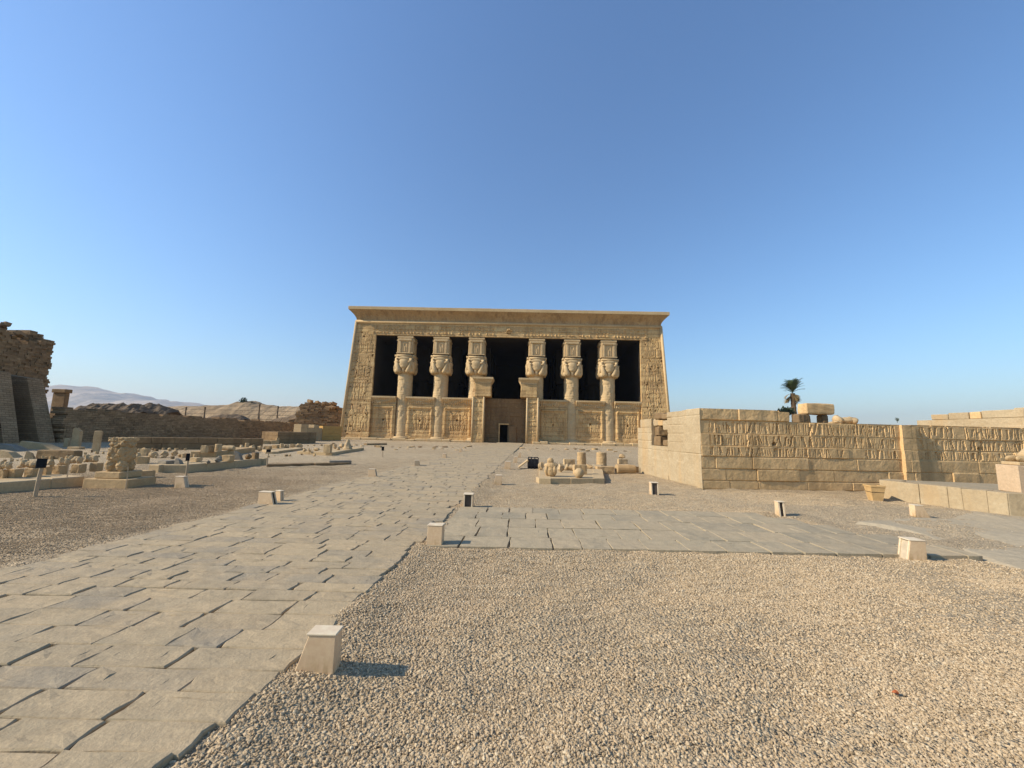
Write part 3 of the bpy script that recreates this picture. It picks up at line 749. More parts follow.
# recessed wall closing the gate, with its small open doorway
def hfd(U, V): return masonry(U, V, [.62]*11, (.9, 2.0), 81, .04, .07, .03)+fbm(U, V, .8, 82, 4)*.05
hwall('gate_wall', M_temple_dark, 2.2, 6.3, .08, hfd, .8, T, None, 0, None, (-3.0, 1.5, 0))  # dark stone paints the left jamb's shade onto this wall
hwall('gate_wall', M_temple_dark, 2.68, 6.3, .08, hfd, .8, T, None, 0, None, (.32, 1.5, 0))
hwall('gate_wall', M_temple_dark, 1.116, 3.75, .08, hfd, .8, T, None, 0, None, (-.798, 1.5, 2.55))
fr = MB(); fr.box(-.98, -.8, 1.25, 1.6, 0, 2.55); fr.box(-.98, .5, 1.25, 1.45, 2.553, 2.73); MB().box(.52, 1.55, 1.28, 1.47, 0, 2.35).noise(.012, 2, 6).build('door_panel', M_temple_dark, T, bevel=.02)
d = fr.noise(.01, 2, 4).build('door_frame', M_temple, T, bevel=.02)
# low stone step along the foot of the front and worn blocks of the stylobate
rg = random.Random(9)
x = -23.6
while x < 23.4:
    l = rg.uniform(1.0, 2.4)
    if not (-3.4 < x+l/2 < 3.4): MB().box(x, x+l-.03, -1.5+rg.uniform(-.3,.3) if abs(x) < 4.9 else -.9+rg.uniform(-.25,.25), .9, 0, rg.uniform(.18,.4)).noise(.04, .9, 2).build('step_block', M_temple_pale, T, bevel=.05)
    x += l
# ------------------------------------------------------------------ mudbrick ruins on the left
MX = -36.5
def top_gate(s):                      # s runs away from the camera, from Y=12 to Y=30.6
    y = 12+s
    base = 8.75-(y-24)*.22 if y > 24 else 8.6
    return base+.8*mnoise.noise(Vector((y*.5, 2, 1)))+.4*mnoise.noise(Vector((y*1.9, 5, 1)))
ruin = empty('mudbrick_gatehouse', (MX, 24, 0), 0, 'tall crumbling dark mudbrick mass with sloping buttresses at the far left edge', 'ruin')
INV = Matrix.Translation((-MX, -24, 0))
mb = brickrun(MB(), (MX, 11), (MX, 30.2), 1.0, top_gate, .16, .07, (.25, .5), 3, .02)
mb2 = brickrun(MB(), (MX-1.1, 11), (MX-1.1, 30.0), 1.2, lambda s: top_gate(s)+.35+.5*mnoise.noise(Vector((s*1.1,8,3))), .18, .12, (.3, .6), 4)
mb3 = brickrun(MB(), (MX-2.2, 11), (MX-2.2, 29.4), 1.4, lambda s: top_gate(s)+.7+.7*mnoise.noise(Vector((s*.8,1,3))), .2, .15, (.3, .7), 5)
mb.add(mb2.v, mb2.f); mb.add(mb3.v, mb3.f); mb.box(MX-9, MX-2.6, 10, 29, -.1, 7.2)
rb = mb; rgx = random.Random(77)          # crumbled crest
for k in range(150):
    y = rgx.uniform(14, 29.6); x = MX-rgx.uniform(-.2, 2.4); s = rgx.uniform(.12, .36)
    rb.rbox((x, y, top_gate(y-12)+rgx.uniform(-.3, .2)), (s*1.4, s, s*.8), (rgx.uniform(-.4,.4), rgx.uniform(-.4,.4), rgx.uniform(0,3)))
mb.xf(INV).build('brick_core', M_mudx, ruin)
for (y0, y1, xt, zt, xf_) in ((26.05, 26.95, -32.6, 4.3, -31.0), (24.2, 25.0, -32.4, 4.5, -31.0), (22.0, 22.8, -31.2, 2.2, -31.0)):
    b = MB(); n = 12; prof = []
    for y in (y0, y1):
        prof.append([Vector((xt, y, zt)), Vector((MX+.2, y, zt+.5)), Vector((MX+.2, y, -.1)), Vector((xf_+.0, y, -.1))]+[Vector((xf_+(xt-xf_)*k/n, y, zt*k/n+.04*mnoise.noise(Vector((k, y, 2))))) for k in range(n+1)])
    b.extrude(prof, None).xf(INV).build('buttress', M_mud, ruin)
# far stone gate seen behind the end of the mass
gt = empty('stone_gateway', At(58, 440, 36).to_tuple()[:2]+(0,), 0, 'pale stone gate top with a jutting cornice behind the crumbling mudbrick mass', 'gateway')
a = At(49, 407, 36); b = At(61, 407, 36); zt = At(58, 389, 36).z; w = b.x-a.x
MB().box(-w*1.1, -w*.02, 0, .4, 0, zt-.35).build('gate_wall', M_temple_dark, gt, bevel=.05)  # dark stone paints the gateway as partly shaded
MB().box(-w*1.12, w*.06, -.12, .5, zt-.347, zt).build('cornice', M_temple_dark, gt, bevel=.04)

def top_long(s): return 2.34-.009*s+.10*mnoise.noise(Vector((s*.5, 3, 3)))+.08*mnoise.noise(Vector((s*2, 7, 3)))
lw = brickrun(MB(), (-31.3, 27.3), (-30.4, 55), .9, top_long, .15, .022, (.25, .6), 7)
lw.add(*(lambda q: (q.v, q.f))(MB().prism([(-31.9,27.3),(-31.0,27.3),(-30.1,55),(-31.2,55)], -.05, 1.85)))
tag(lw.build('mudbrick_wall', M_mud), 'long low dark brown mudbrick wall running back along the left side', 'wall')

# distant enclosure mound with timber posts
mp = [(150,408),(175,406),(200,406.5),(230,405),(240,402),(252,401),(265,404),(280,406),(300,407),(322,408)]
MY = 125
mw = ridge('enclosure_mound', M_mound, [(At(a, b, MY).x, At(a, b, MY).z) for a, b in mp], MY, 22, (.5, .22), n=150, ndep=16, seed=12, base=-.5)
tag(mw, 'pale brown eroded mudbrick enclosure bank on the horizon left of the temple', 'enclosure wall')
for i, (px, yt, h, lab) in enumerate(((185,407,10,'thin dark post on the far bank, leftmost of four'), (204,407,10,'thin dark post with leaning foot on the far bank, second from left'), (258,404,17,'tallest dark post on the far bank below its bushes'), (277,406,12,'thin dark post on the far bank nearest the broken mudbrick block'))):
    a = At(px, yt+h, MY-13); zt = At(px, yt, MY-13).z
    tag(MB().tube([(a.x, a.y, -.2), (a.x+.05, a.y, zt*.5), (a.x+.02, a.y, zt)], [.34,.3,.26], 6).build('timber_post', M_rubble), lab, 'post', 'posts on the far bank')
def bush(name, c, r, n, leaf, mat, label, seed, cat='bush', group=None, stems=True):
    rgb = random.Random(seed); root = empty(name, c, 0, label, cat, group)
    m = MB()
    for k in range(n):
        d = Vector((rgb.gauss(0,1), rgb.gauss(0,1), rgb.gauss(0,1))).normalized()*rgb.uniform(.35,1)
        lump = 1+.35*mnoise.noise(d*2.3+Vector((seed,0,0)))
        p = Vector((d.x*r[0]*lump, d.y*r[1]*lump, r[2]*.95+d.z*r[2]*lump)); s = leaf*rgb.uniform(.5,1.3)
        M = Euler((rgb.uniform(0,6), rgb.uniform(0,6), rgb.uniform(0,6))).to_matrix()
        m.add([p+M@Vector(q) for q in ((-s,0,0),(0,-s*.35,0),(s,0,.1*s),(0,s*.35,0))], [(0,1,2,3)])
    m.build('foliage', mat, root)
    MB().tube([(0,0,-.3),(.02,0,r[2]*.7),(0.05,0.02,r[2]*1.2)], [.09*r[0],.07*r[0],.04*r[0]], 6).build('stem', M_bark, root)
    return root
for (px, py, w, lab, sd_) in ((243, 403, 2.0, 'larger dark bush on the crest of the far bank', 3), (251.5, 404.5, 1.4, 'smaller dark bush on the crest of the far bank', 5)):
    a = At(px, py, MY-2); bush('bush', (a.x, a.y, a.z-.6), (w*.55, w*.55, w*.62), 260, w*.16, M_bush, lab, sd_, group='bushes on the far bank')
# dark rubble heap behind the long wall
for (pr, Y, lab, sd_) in (([(76,412),(84,407),(100,404.5),(112,404),(126,404.5),(138,406),(150,412)], 62, 'dark heap of rubble showing above the long mudbrick wall, nearer the big ruin', 3), ([(134,412),(142,406),(150,403),(160,404.5),(168,408),(176,412)], 70, 'smaller dark heap of rubble above the long mudbrick wall', 8)):
    o = ridge('rubble_heap', M_rubble, [(At(a, b, Y).x, At(a, b, Y).z) for a, b in pr], Y, 9, (.5, .9), n=110, ndep=22, seed=sd_, base=0)
    tag(o, lab, 'rubble heap', 'rubble heaps behind the long wall')
# dark low remains in front of the mound
for (pr, Y, lab) in (([(208,419),(214,416),(222,414.5),(236,414),(243,416),(247,419)], 84, 'dark low lump of mudbrick in front of the far bank'), ([(272,421),(280,418),(290,416.5),(298,413),(304,411),(308,421)], 80, 'dark sloping rubble at the foot of the broken mudbrick block')):
    o = ridge('mudbrick_lump', M_rubble, [(At(a, b, Y).x, At(a, b, Y).z) for a, b in pr], Y, 8, (.35, .6), n=50, ndep=10, seed=5, base=0)
    tag(o, lab, 'rubble heap')
# broken mudbrick block beside the temple
def top_blk(s):
    px = 299+s/BW*44
    return float(np.interp(px, [299,302,310,316,322,326,332,338,344], [3.2,4.6,5.5,5.3,5.0,5.1,5.0,4.7,4.4]))+.3*mnoise.noise(Vector((s*1.3,4,2)))+.25*mnoise.noise(Vector((s*3.1,9,2)))
BY = 62.0; xa, xb = At(299, 425, BY).x, At(343, 425, BY).x; BW = xb-xa
bb = brickrun(MB(), (xa, BY), (xb, BY+1.0), 3.0, top_blk, .26, .14, (.35, 1.0), 15)
rgx = random.Random(5)
for k in range(90):
    s = rgx.uniform(0, BW); z = top_blk(s)+rgx.uniform(-.5,.25); q = rgx.uniform(.25,.6)
    bb.rbox((xa+s, BY+rgx.uniform(-1.2,1.2), z), (q*1.3, q, q*.8), (rgx.uniform(-.5,.5), rgx.uniform(-.5,.5), rgx.uniform(0,3)))
for k in range(70):
    s = rgx.uniform(-2.4, .6); q = rgx.uniform(.25,.75); z = max(0, (s+2.6)/3.2*4.0)*rgx.uniform(.3,1)
    bb.rbox((xa+s, BY+rgx.uniform(-1.5,1.2), z), (q*1.3, q, q*.8), (rgx.uniform(-.5,.5), rgx.uniform(-.5,.5), rgx.uniform(0,3)))
tag(bb.build('mudbrick_block', M_mudx), 'tall broken brown mudbrick block with a ragged top close to the temple', 'ruin')

# ------------------------------------------------------------------ stone low walls on the left
def course_wall(name, p0, p1, thick, heights, L, mat, label, cat='wall', seed=0, loose=0.0, group=None, jit=.012, bevel=.015):
    rgw = random.Random(seed); a, b = Vector(p0[:2]), Vector(p1[:2]); d = b-a; W = d.length; d.normalize(); ang = math.atan2(d.y, d.x); nrm = Vector((-d.y, d.x))
    m = MB(); z = 0.0
    for ci, h in enumerate(heights):
        s = 0.0
        while s < W-.05:
            l = min(rgw.uniform(*L), W-s)
            if W-s-l < .15: l = W-s
            if not (ci == len(heights)-1 and rgw.random() < loose):
                c = a+d*(s+l/2)+nrm*(thick/2+rgw.uniform(-jit, jit))
                m.rbox((c.x, c.y, z+h/2), (l-.008, thick, h-.006), (0, 0, ang+rgw.uniform(-.004,.004)))
            s += l
        z += h
    c0 = (a+b)/2
    m.xf(Matrix.Translation((-c0.x, -c0.y, 0)))
    o = m.build(name, mat, None, bevel=bevel, loc=(c0.x, c0.y, 0)); return tag(o, label, cat, group)
course_wall('stone_wall', G(126,449.5), G(262,449.5), .55, [.34,.34], (.6,1.5), M_temple_dark, 'low dark stone wall behind the rows of small fragments', seed=2, jit=.02)
course_wall('stone_wall', G(277,444), G(316,443.5), 2.4, [.35,.35,.32], (.7,1.6), M_temple_dark, 'stepped low ruin of dark stone courses before the broken mudbrick block', seed=3, loose=.25, jit=.05)
course_wall('stone_wall', G(262,444), G(279,444), 1.5, [.3,.22], (.5,1.0), M_frag2, 'small broken ledge of tan rubble joined to the stepped ruin', seed=8, loose=.4, jit=.08)
course_wall('stone_wall', G(300,441), G(321.5,440.5), .9, [.5,.45,.5,.35], (.6,1.3), M_kerb, 'pale squared stone stub wall left of the yellow wall', seed=4, loose=.3, jit=.03)
course_wall('stone_wall', G(321.8,440.5), G(341,440.5), .9, [.45,.4,.45,.4], (.8,1.8), M_ochre, 'ochre yellow block wall touching the temple corner', seed=5, jit=.02)
course_wall('stone_wall', G(291,436), G(300,435.6), .9, [.45,.45,.4], (.8,1.4), M_frag2, 'short reddish wall piece left of the pale stub wall', seed=6, jit=.02)

# platforms edged with kerb blocks
def platform(name, poly, z, label, seed=0, mat=None, cat='stone platform', z0=-.03, group=None, bevel=.015, mats=None):
    rgp = random.Random(seed); c = sum((Vector(p[:2]) for p in poly), Vector((0,0)))/len(poly)
    pts = [Vector(p[:2])-c for p in poly]; m = MB(); n = len(pts)
    area = sum(pts[i].x*pts[(i+1)%n].y-pts[(i+1)%n].x*pts[i].y for i in range(n))
    if area < 0: pts.reverse()
    m.prism([(q*.985).to_tuple() for q in pts], z0, z-.012)
    for i in range(n):
        a, b = pts[i], pts[(i+1)%n]; d = (b-a); W = d.length; d.normalize(); inn = Vector((-d.y, d.x)); s = 0
        w = min(.34, W*.3)
        while s < W-.02:
            l = min(rgp.uniform(.6,1.3), W-s)
            if W-s-l < .25: l = W-s
            cc = a+d*(s+l/2)+inn*(w/2+rgp.uniform(-.008,.008)-(.004 if i % 2 else 0))
            m.rbox((cc.x, cc.y, (z+z0)/2+rgp.uniform(-.005,.005)), (l-.006-(.0 if i % 2 else 2*w*0), w, z-z0), (0,0,math.atan2(d.y,d.x)))
            s += l
    return tag(m.build(name, mat or M_kerb, None, bevel=bevel, loc=(c.x, c.y, 0)), label, cat, group)
A, B = G(-190,511), G(83,486); dv = (B-A).normalized(); nv = Vector((-dv.y, dv.x, 0))
platform('stone_platform', [A, B, B+nv*2.3, A+nv*2.3], .215, 'long low tan platform edge under the row of fragment pedestals at the far left', 1)
L_, C_, R_ = G(148,473), G(186,473), G(267,464.5)
platform('stone_platform', [L_, C_, R_, L_+(R_-C_)], .24, 'tan kerbed platform covered with grey and brown stone lumps', 2)
C_, L_, R_ = G(332,455.5), G(297,454), G(364,450)
platform('stone_platform', [L_, C_, R_, L_+(R_-C_)], .16, 'low tan slab with the pointed statue fragment at its end', 3)
C_, L_, R_ = G(272,454), G(262,451.5), G(303,450)
platform('stone_platform', [L_, C_, R_, L_+(R_-C_)], .12, 'thin slab with a dark edge under a row of tan fragments', 4)
L_, C_, R_ = G(190,457.5), G(216,457.5), G(255,452)
platform('stone_platform', [L_, C_, R_, L_+(R_-C_)], .26, 'ochre slab carrying upright drums behind the kerbed platform', 5, M_frag2)
course_wall('kerb_stone', G(267,467), G(350,465), .3, [.10], (.5,1.6), M_temple_dark, 'broken line of low dark kerb stones beyond the left gravel', seed=9, loose=.2, jit=.05)
course_wall('kerb_stone', G(329,465.2), G(351.5,464.8), .35, [.17], (.6,1.2), M_grey, 'dark grey kerb stone at the end of the kerb line nearest the path', seed=10)
course_wall('kerb_stone', G(367,445.3), G(387,445), .5, [.16], (.8,1.6), M_temple_dark, 'long flat stone lying before the left screen walls of the temple', seed=11)

# ------------------------------------------------------------------ loose stones and fragments
def rough(mb, amp, fr, seed): return mb.noise(amp, fr, seed)
def stone_mesh(kind, w, d, h, seed):
    rgk = random.Random(seed); m = MB(); sm = False
    if kind == 'block':
        bm = bmesh.new(); bmesh.ops.create_cube(bm, size=1); bmesh.ops.subdivide_edges(bm, edges=bm.edges, cuts=4, use_grid_fill=True)
        for v in bm.verts:
            p = v.co.copy(); k = max(abs(p.x), abs(p.y), abs(p.z)); q = p*(1-.10*max(0, p.length/.5-1.25)); v.co = Vector((q.x*w, q.y*d, (q.z+.5)*h))
        m.add([v.co.copy() for v in bm.verts], [tuple(v.index for v in f.verts) for f in bm.faces]) if [bm.verts.index_update()] else None
        bm.free(); s = min(w, d, h); m.noise(s*.07, 1.6/s, seed)
    elif kind == 'slope':
        m.add([(-w/2,-d/2,0),(w/2,-d/2,0),(w/2,d/2,0),(-w/2,d/2,0),(-w*.42,-d*.3,h),(w*.1,-d*.35,h*.75),(w*.15,d*.3,h*.7),(-w*.4,d*.35,h*.95)], [(3,2,1,0),(4,5,6,7),(0,1,5,4),(1,2,6,5),(2,3,7,6),(3,0,4,7)])
    elif kind == 'drum':
        m.lathe([(w*.46,0),(w*.5,h*.04),(w*.5,h*.3),(w*.485,h*.33),(w*.5,h*.36),(w*.49,h*.66),(w*.47,h*.69),(w*.48,h*.96),(w*.44,h)], 22); m.noise(w*.035, 3/w, seed); sm = False
    elif kind == 'lying':
        m.lathe([(h*.45,-w*.5),(h*.5,-w*.46),(h*.48,-w*.1),(h*.5,w*.1),(h*.47,w*.45),(h*.42,w*.5)], 18, (0,0,h*.5), 'X'); m.noise(h*.05, 2/h, seed)
    elif kind == 'ball':
        m.ball((0,0,h*.5), (w*.5,w*.5,h*.5), 18, 12); m.noise(w*.04, 2.5/w, seed); sm = True
    elif kind == 'lump':           # broken rock: chipped flat faces
        for q in range(2):
            bm = bmesh.new(); sc_ = 1.0 if q == 0 else .62; ox = 0 if q == 0 else rgk.uniform(-.2,.2)*w
            for k in range(15):
                p = Vector((rgk.gauss(0,1), rgk.gauss(0,1), rgk.gauss(0,1))).normalized()*rgk.uniform(.85,1)
                bm.verts.new((p.x*w*.5*sc_+ox, p.y*d*.5*sc_, max(0, h*(.48+.55*p.z)*(1 if q == 0 else 1.02))))
            bmesh.ops.convex_hull(bm, input=bm.verts); bmesh.ops.delete(bm, geom=[v for v in bm.verts if not v.link_faces], context='VERTS')
            bmesh.ops.triangulate(bm, faces=bm.faces); bmesh.ops.subdivide_edges(bm, edges=bm.edges, cuts=2, use_grid_fill=True); bm.verts.index_update()
            m.add([v.co.copy() for v in bm.verts], [tuple(v.index for v in f.verts) for f in bm.faces]); bm.free()
        m.noise(min(w,h)*.09, 2.2/min(w,h), seed); m.v = [(x,y,max(z,0)) for x,y,z in m.v]
    elif kind == 'cone':
        m.lathe([(w*.5,0),(w*.47,h*.12),(w*.34,h*.3),(w*.30,h*.5),(w*.2,h*.66),(w*.17,h*.8),(w*.1,h*.95),(.01,h)], 16); m.noise(w*.07, 2/w, seed)
    elif kind == 'stela':
        m.add([(-w/2,-d/2,0),(w/2,-d/2,0),(w/2,d/2,0),(-w/2,d/2,0),(-w*.48,-d*.48,h*.93),(-w*.2,-d*.48,h),(w*.46,-d*.46,h*.82),(w*.46,d*.46,h*.82),(-w*.2,d*.48,h),(-w*.48,d*.48,h*.93)],
              [(3,2,1,0),(4,5,6,7,8,9),(0,1,6,5,4),(1,2,7,6),(2,3,9,8,7),(3,0,4,9)])
    elif kind == 'bust':           # broken seated figure: chest, shoulders, stump of the neck
        m.ball((0,0,h*.28), (w*.42,d*.42,h*.34), 18, 12); m.ball((0,0,h*.58), (w*.5,d*.36,h*.2), 18, 10); m.ball((-w*.05,0,h*.82), (w*.24,d*.26,h*.2), 14, 10)
        m.ball((w*.3,-d*.25,h*.35), (w*.14,d*.14,h*.26), 10, 8); m.ball((-w*.32,-d*.25,h*.35), (w*.14,d*.14,h*.26), 10, 8); m.noise(w*.06, 2.6/w, seed)
    elif kind == 'sphinx':         # headless lying animal: long body, chest, forelegs, haunch
        m.ball((.05*w,0,h*.5), (w*.45,d*.4,h*.42), 18, 12); m.ball((-w*.32,0,h*.55), (w*.18,d*.42,h*.5), 14, 10); m.ball((w*.3,0,h*.42), (w*.2,d*.52,h*.45), 14, 10)
        for s in (-1,1): m.ball((-w*.42,s*d*.25,h*.15), (w*.2,d*.13,h*.17), 10, 8)
        m.noise(h*.12, 2.2/h, seed); m.v = [(x,y,max(z,0)) for x,y,z in m.v]
    return m, sm
def stone(name, kind, px, py, wp, hp, label, z0=0.0, cat='stone block', mat=None, rz=None, dk=.75, group=None, seed=[100]):
    seed[0] += 1; g = G(px, py, z0); s = g.y/F; tt = abs(g.x/g.y); w, h = wp*s/(1+dk*tt if kind in ('block','slope','stela') else math.sqrt(1+tt*tt)), hp*s*.93; d = (w*dk if kind != 'lying' else h)
    r = random.Random(seed[0]).uniform(-.5,.5) if rz is None else rz
    g = g+Vector((g.x/g.y, 1, 0)).normalized()*d*.45
    m, sm = stone_mesh(kind, w, d, h, seed[0])
    o = m.build(name, mat or M_frag, None, sm, 0 if kind in ('ball','lump','bust','sphinx','cone','drum','lying') else .012*max(.4,w), (g.x, g.y, z0-.015), r)
    return tag(o, label, cat, group)
GL = 'stone fragments laid out left of the path'
# row on the far-left platform: pedestals with broken lying figures on them
peds = [(3,478,9,'block','leftmost cut off by the picture edge'),(13.5,477.5,19,'block','second from the picture edge'),(32,476.5,17,'block','behind the black information panel'),(46,475,11,'block','small dark sided one right of the black panel'),(59,474,17,'block','bright one under a rounded fragment'),(78,472.5,16,'block','one next to the thin stake'),(96,471,14,'block','one beside the carved pillar')]
for i, (px, py, w, k, t) in enumerate(peds):
    stone('stone_pedestal', k, px, py, w, 9.2, 'tan pedestal block in far-left row, '+t, .21, 'pedestal', M_frag2, 0.0, .9, 'pedestal blocks in the far-left row')
frs = [(5,469,15,9,'sphinx','broken lying animal figure on the leftmost pedestals at the picture edge'),(29,467.5,22,8.5,'sphinx','long pale lying figure behind the black information panel'),(50,466.5,12,8.5,'lump','pale pointed fragment on the pedestals right of the black panel'),(64,465,12,8,'sphinx','lumpy broken figure on the bright pedestal'),(75,463.5,17,8.5,'sphinx','rounded broken lying figure next to the thin stake'),(91,462,15,8,'sphinx','worn lying figure on the row left of the carved pillar')]
for px, py, w, h, k, t in frs:
    stone('statue_fragment', k, px, py, w, h, t, .21+.19, 'statue fragment', M_frag, .15, .55, 'broken lying figures in the far-left row')
stone('stone_slab', 'slope', 9, 458, 30, 9, 'broad sloping pale slab at the left edge behind the pedestals', 0, 'stone slab', M_frag, .2, .6)
stone('stone_slab', 'slope', 12, 451, 40, 8, 'wide greyish tilted slab at the left edge before the mudbrick mass', 0, 'stone slab', M_grey, .1, .5)
stone('stone_slab', 'slope', 30, 459, 12, 9, 'small pointed stone just above the black information panel', 0, 'stone slab', M_frag, .5, .6)
stone('stone_slab', 'block', 59, 459, 46, 9.5, 'long grey brown block behind the far-left row', 0, 'stone block', M_temple_dark, .05, .25)
stone('stone_slab', 'slope', 40, 449.5, 50, 9, 'long tan slab sloping down to the right before the buttresses', 0, 'stone slab', M_frag2, .06, .3)
stone('standing_stone', 'stela', 66.5, 447, 7, 10, 'short squat standing stone left of the tall notched one', 0, 'standing stone', M_frag, .3, .8)
stone('standing_stone', 'stela', 75.5, 448, 11, 22, 'tall standing stone with a slanted broken top', 0, 'standing stone', M_frag, .35, .8)
stone('standing_stone', 'block', 95.7, 451.5, 10, 22, 'plain square standing pillar left of the carved pillar', 0, 'standing stone', M_frag, .55, .9)
stone('stone_slab', 'block', 76, 449.5, 18, 3, 'thin flat slab at the foot of the slant-topped standing stone', 0, 'stone slab', M_frag, .1, .6)

# carved pillar of a squat bearded figure on a two-step plinth
pc = G(127, 489); ang = math.radians(33)
def plinth(name, wl, wr, h, z, label, off=(0,0), mat=None):
    # nearest corner at pc, left face running back to the left, right face back to the right
    l = Vector((-1, .02)); r = Vector((.04, 1)); r.normalize()
    o = Vector((pc.x, pc.y))+l*off[0]+r*off[1]
    poly = [o+l*wl, o, o+r*wr, o+l*wl+r*wr]; c = sum(poly, Vector((0,0)))/4
    m = MB().prism([(q-c).to_tuple() for q in poly][::-1], z, z+h)
    return tag(m.build(name, mat or M_frag2, None, bevel=.015, loc=(c.x, c.y, 0), seg=2), label, 'plinth'), c
plinth('stone_plinth', 1.0, .66, .215, -.02, 'wide lower plinth step under the carved pillar')
_, pcc = plinth('stone_plinth', .56, .52, .14, .2, 'narrower upper plinth step carrying the carved pillar', (.27,.06))
pill = empty('carved_pillar', (pcc.x, pcc.y, .345), 0.06, 'squat tan pillar carved with a bulging figure on a stepped plinth', 'statue')
m = MB(); W, HP = .30, .72
m.rbox((0,0,HP*.5), (W,W*.8,HP)); bmw = MB()
for k in range(4):
    q = MB(); fw = W/2 if k % 2 == 0 else W/2; fd = (W*.4 if k % 2 == 0 else W/2)-.045
    q.ball((0,-fd,.58), (.15,.10,.12), 14, 10); q.ball((0,-fd-.03,.46), (.12,.08,.08), 12, 8); q.ball((0,-fd,.32), (.16,.12,.14), 14, 10)
    for s in (-1,1):
        q.ball((s*.15,-fd,.42), (.06,.07,.11), 10, 8); q.ball((s*.13,-fd-.03,.30), (.05,.07,.06), 8, 6); q.ball((s*.13,-fd-.01,.12), (.07,.09,.13), 10, 8); q.ball((s*.16,-fd,.60), (.04,.05,.05), 8, 6)
        q.ball((s*.05,-fd-.10,.60), (.03,.025,.02), 8, 6)
    q.ball((0,-fd-.11,.56), (.04,.03,.03), 8, 6); q.rbox((0,-fd,.70), (.34,.16,.08))
    M = Matrix.Rotation(k*math.pi/2, 4, 'Z'); m.add([M @ Vector(v) for v in q.v], q.f)
o = m.build('figure_body', M_frag2, pill, True)
rm = o.modifiers.new('remesh', 'REMESH'); rm.mode = 'VOXEL'; rm.voxel_size = .014
tx = bpy.data.textures.new('weather', 'CLOUDS'); tx.noise_scale = .055
dm = o.modifiers.new('weather', 'DISPLACE'); dm.texture = tx; dm.strength = .055; dm.mid_level = .5
plinth2 = G(150, 478)
stone('stone_slab', 'block', 145, 477.5, 21, 7.5, 'low shadowed slab just right of the carved pillar', 0, 'stone slab', M_frag2, .5, .7)
fr2 = [('stone_fragment','lump',137,463,8,12,'upright rounded fragment just right of the carved pillar',M_frag),
 ('stone_block','block',143,464,14,8,'squared tan block right of the carved pillar',M_frag2),('stone_slab','block',144.5,456,11,8,'flat topped block on the squared block right of the carved pillar',M_frag),
 ('stone_fragment','sphinx',153,457.5,11,7,'hollowed lump first in the row right of the carved pillar',M_frag),('stone_fragment','lump',164.5,457,11,7,'blocky lump in the middle of the row right of the carved pillar',M_frag),('stone_fragment','lump',174.5,456,9,8,'tallest lump at the right end of the row beyond the carved pillar',M_frag)]
for n_, k, px, py, w, h, t, mt in fr2: stone(n_, k, px, py, w, h, t, 0, 'stone fragment', mt, None, .75, GL)
P2 = .235
fr3 = [('slope',179,464.5,11,7,'grey angular stone by the black sign on the kerbed platform',M_grey),('block',196,462,13,5,'flat pale slab on the kerbed platform',M_frag),('lump',208.5,463.5,6,4.5,'small dark lump before the pale slab on the kerbed platform',M_grey),
 ('lump',218.5,463,9,8,'round grey boulder in the middle of the kerbed platform',M_grey),('block',227.5,461.5,14,7,'brown block right of the round grey boulder',M_frag2),('slope',238,460,12,10,'peaked grey stone on the kerbed platform',M_grey),('lump',248,459.5,9,6.5,'dark brown lump right of the peaked grey stone',M_temple_dark),('block',255,459,8,7,'dark squared stone at the right end of the kerbed platform',M_temple_dark),('block',167,464,20,4,'flat grey slab at the left end of the kerbed platform',M_grey)]
for k, px, py, w, h, t, mt in fr3: stone('stone_fragment', k, px, py, w, h, t, P2, 'stone fragment', mt, None, .8, 'stones on the kerbed platform')
P5 = .25
fr4 = [('stone_block','block',204,452.5,8,7.5,'knobbly squared block at the left end of the ochre slab',M_frag),('stone_block','block',211,452,7,7,'plain brown block right of the knobbly one on the ochre slab',M_temple_dark),('column_drum','drum',218,451.5,7.5,8,'short upright drum behind the kerbed platform',M_frag),('column_drum','lying',228.5,450.5,13,5.5,'pale drum lying on its side behind the kerbed platform',M_frag)]
for n_, k, px, py, w, h, t, mt in fr4: stone(n_, k, px, py, w, h, t, P5, 'column drum' if 'drum' in n_ else 'stone block', mt, .1, .9, GL)
fr5 = [('lump',241,450,6.5,6.5,'rounded knob right of the lying drum'),('drum',246.7,449.5,4.5,7,'slim upright stump right of the rounded knob'),('lump',252,451,9,7,'wide lumpy stone below the slim stump'),('lump',259.5,451,7,6.5,'dome shaped stone left of the row of blocks'),
 ('block',267.5,451,9,5.5,'pale block first of the far row before the stepped ruin'),('block',275.5,450,8,5.5,'brown block second of the far row before the stepped ruin'),('drum',281.5,449.5,4,6.5,'narrow upright stone in the far row before the stepped ruin'),('lump',286.5,449.5,6.5,6,'grey tan lump in the far row after the narrow stone'),('block',292.5,449,6,5.5,'small dark sided cube in the far row'),('lump',299,448.5,8,5.5,'last rounded stone at the right end of the far row')]
for k, px, py, w, h, t in fr5: stone('stone_fragment', k, px, py, w, h, t, .02, 'stone fragment', M_frag2 if k == 'block' else M_frag, None, .8, 'far row of fragments before the stepped ruin')
fr6 = [('lump',304.5,452,4.5,5,'tiny rounded stone at the left end of the low tan slab'),('lump',309,451.8,5,4.5,'second small stone on the low tan slab'),('lump',317,451,8,4,'flat lump in the middle of the low tan slab'),('block',327.5,453,9,9.5,'tall block on the front corner of the low tan slab'),('lump',334.5,449,6,6,'tan boulder behind the tall block on the low tan slab'),('lump',338.5,450,5,4,'little stone between the tall block and the pointed statue'),('cone',347.5,449.5,10,11.5,'pointed statue fragment like a seated figure on the low tan slab'),('lump',341.5,448,7,5,'pale lump touching the pointed statue fragment')]
for k, px, py, w, h, t in fr6: stone('stone_fragment' if k != 'cone' else 'statue_fragment', k, px, py, w, h, t, .15, 'stone fragment', M_frag, None, .8, 'fragments on the low tan slab')

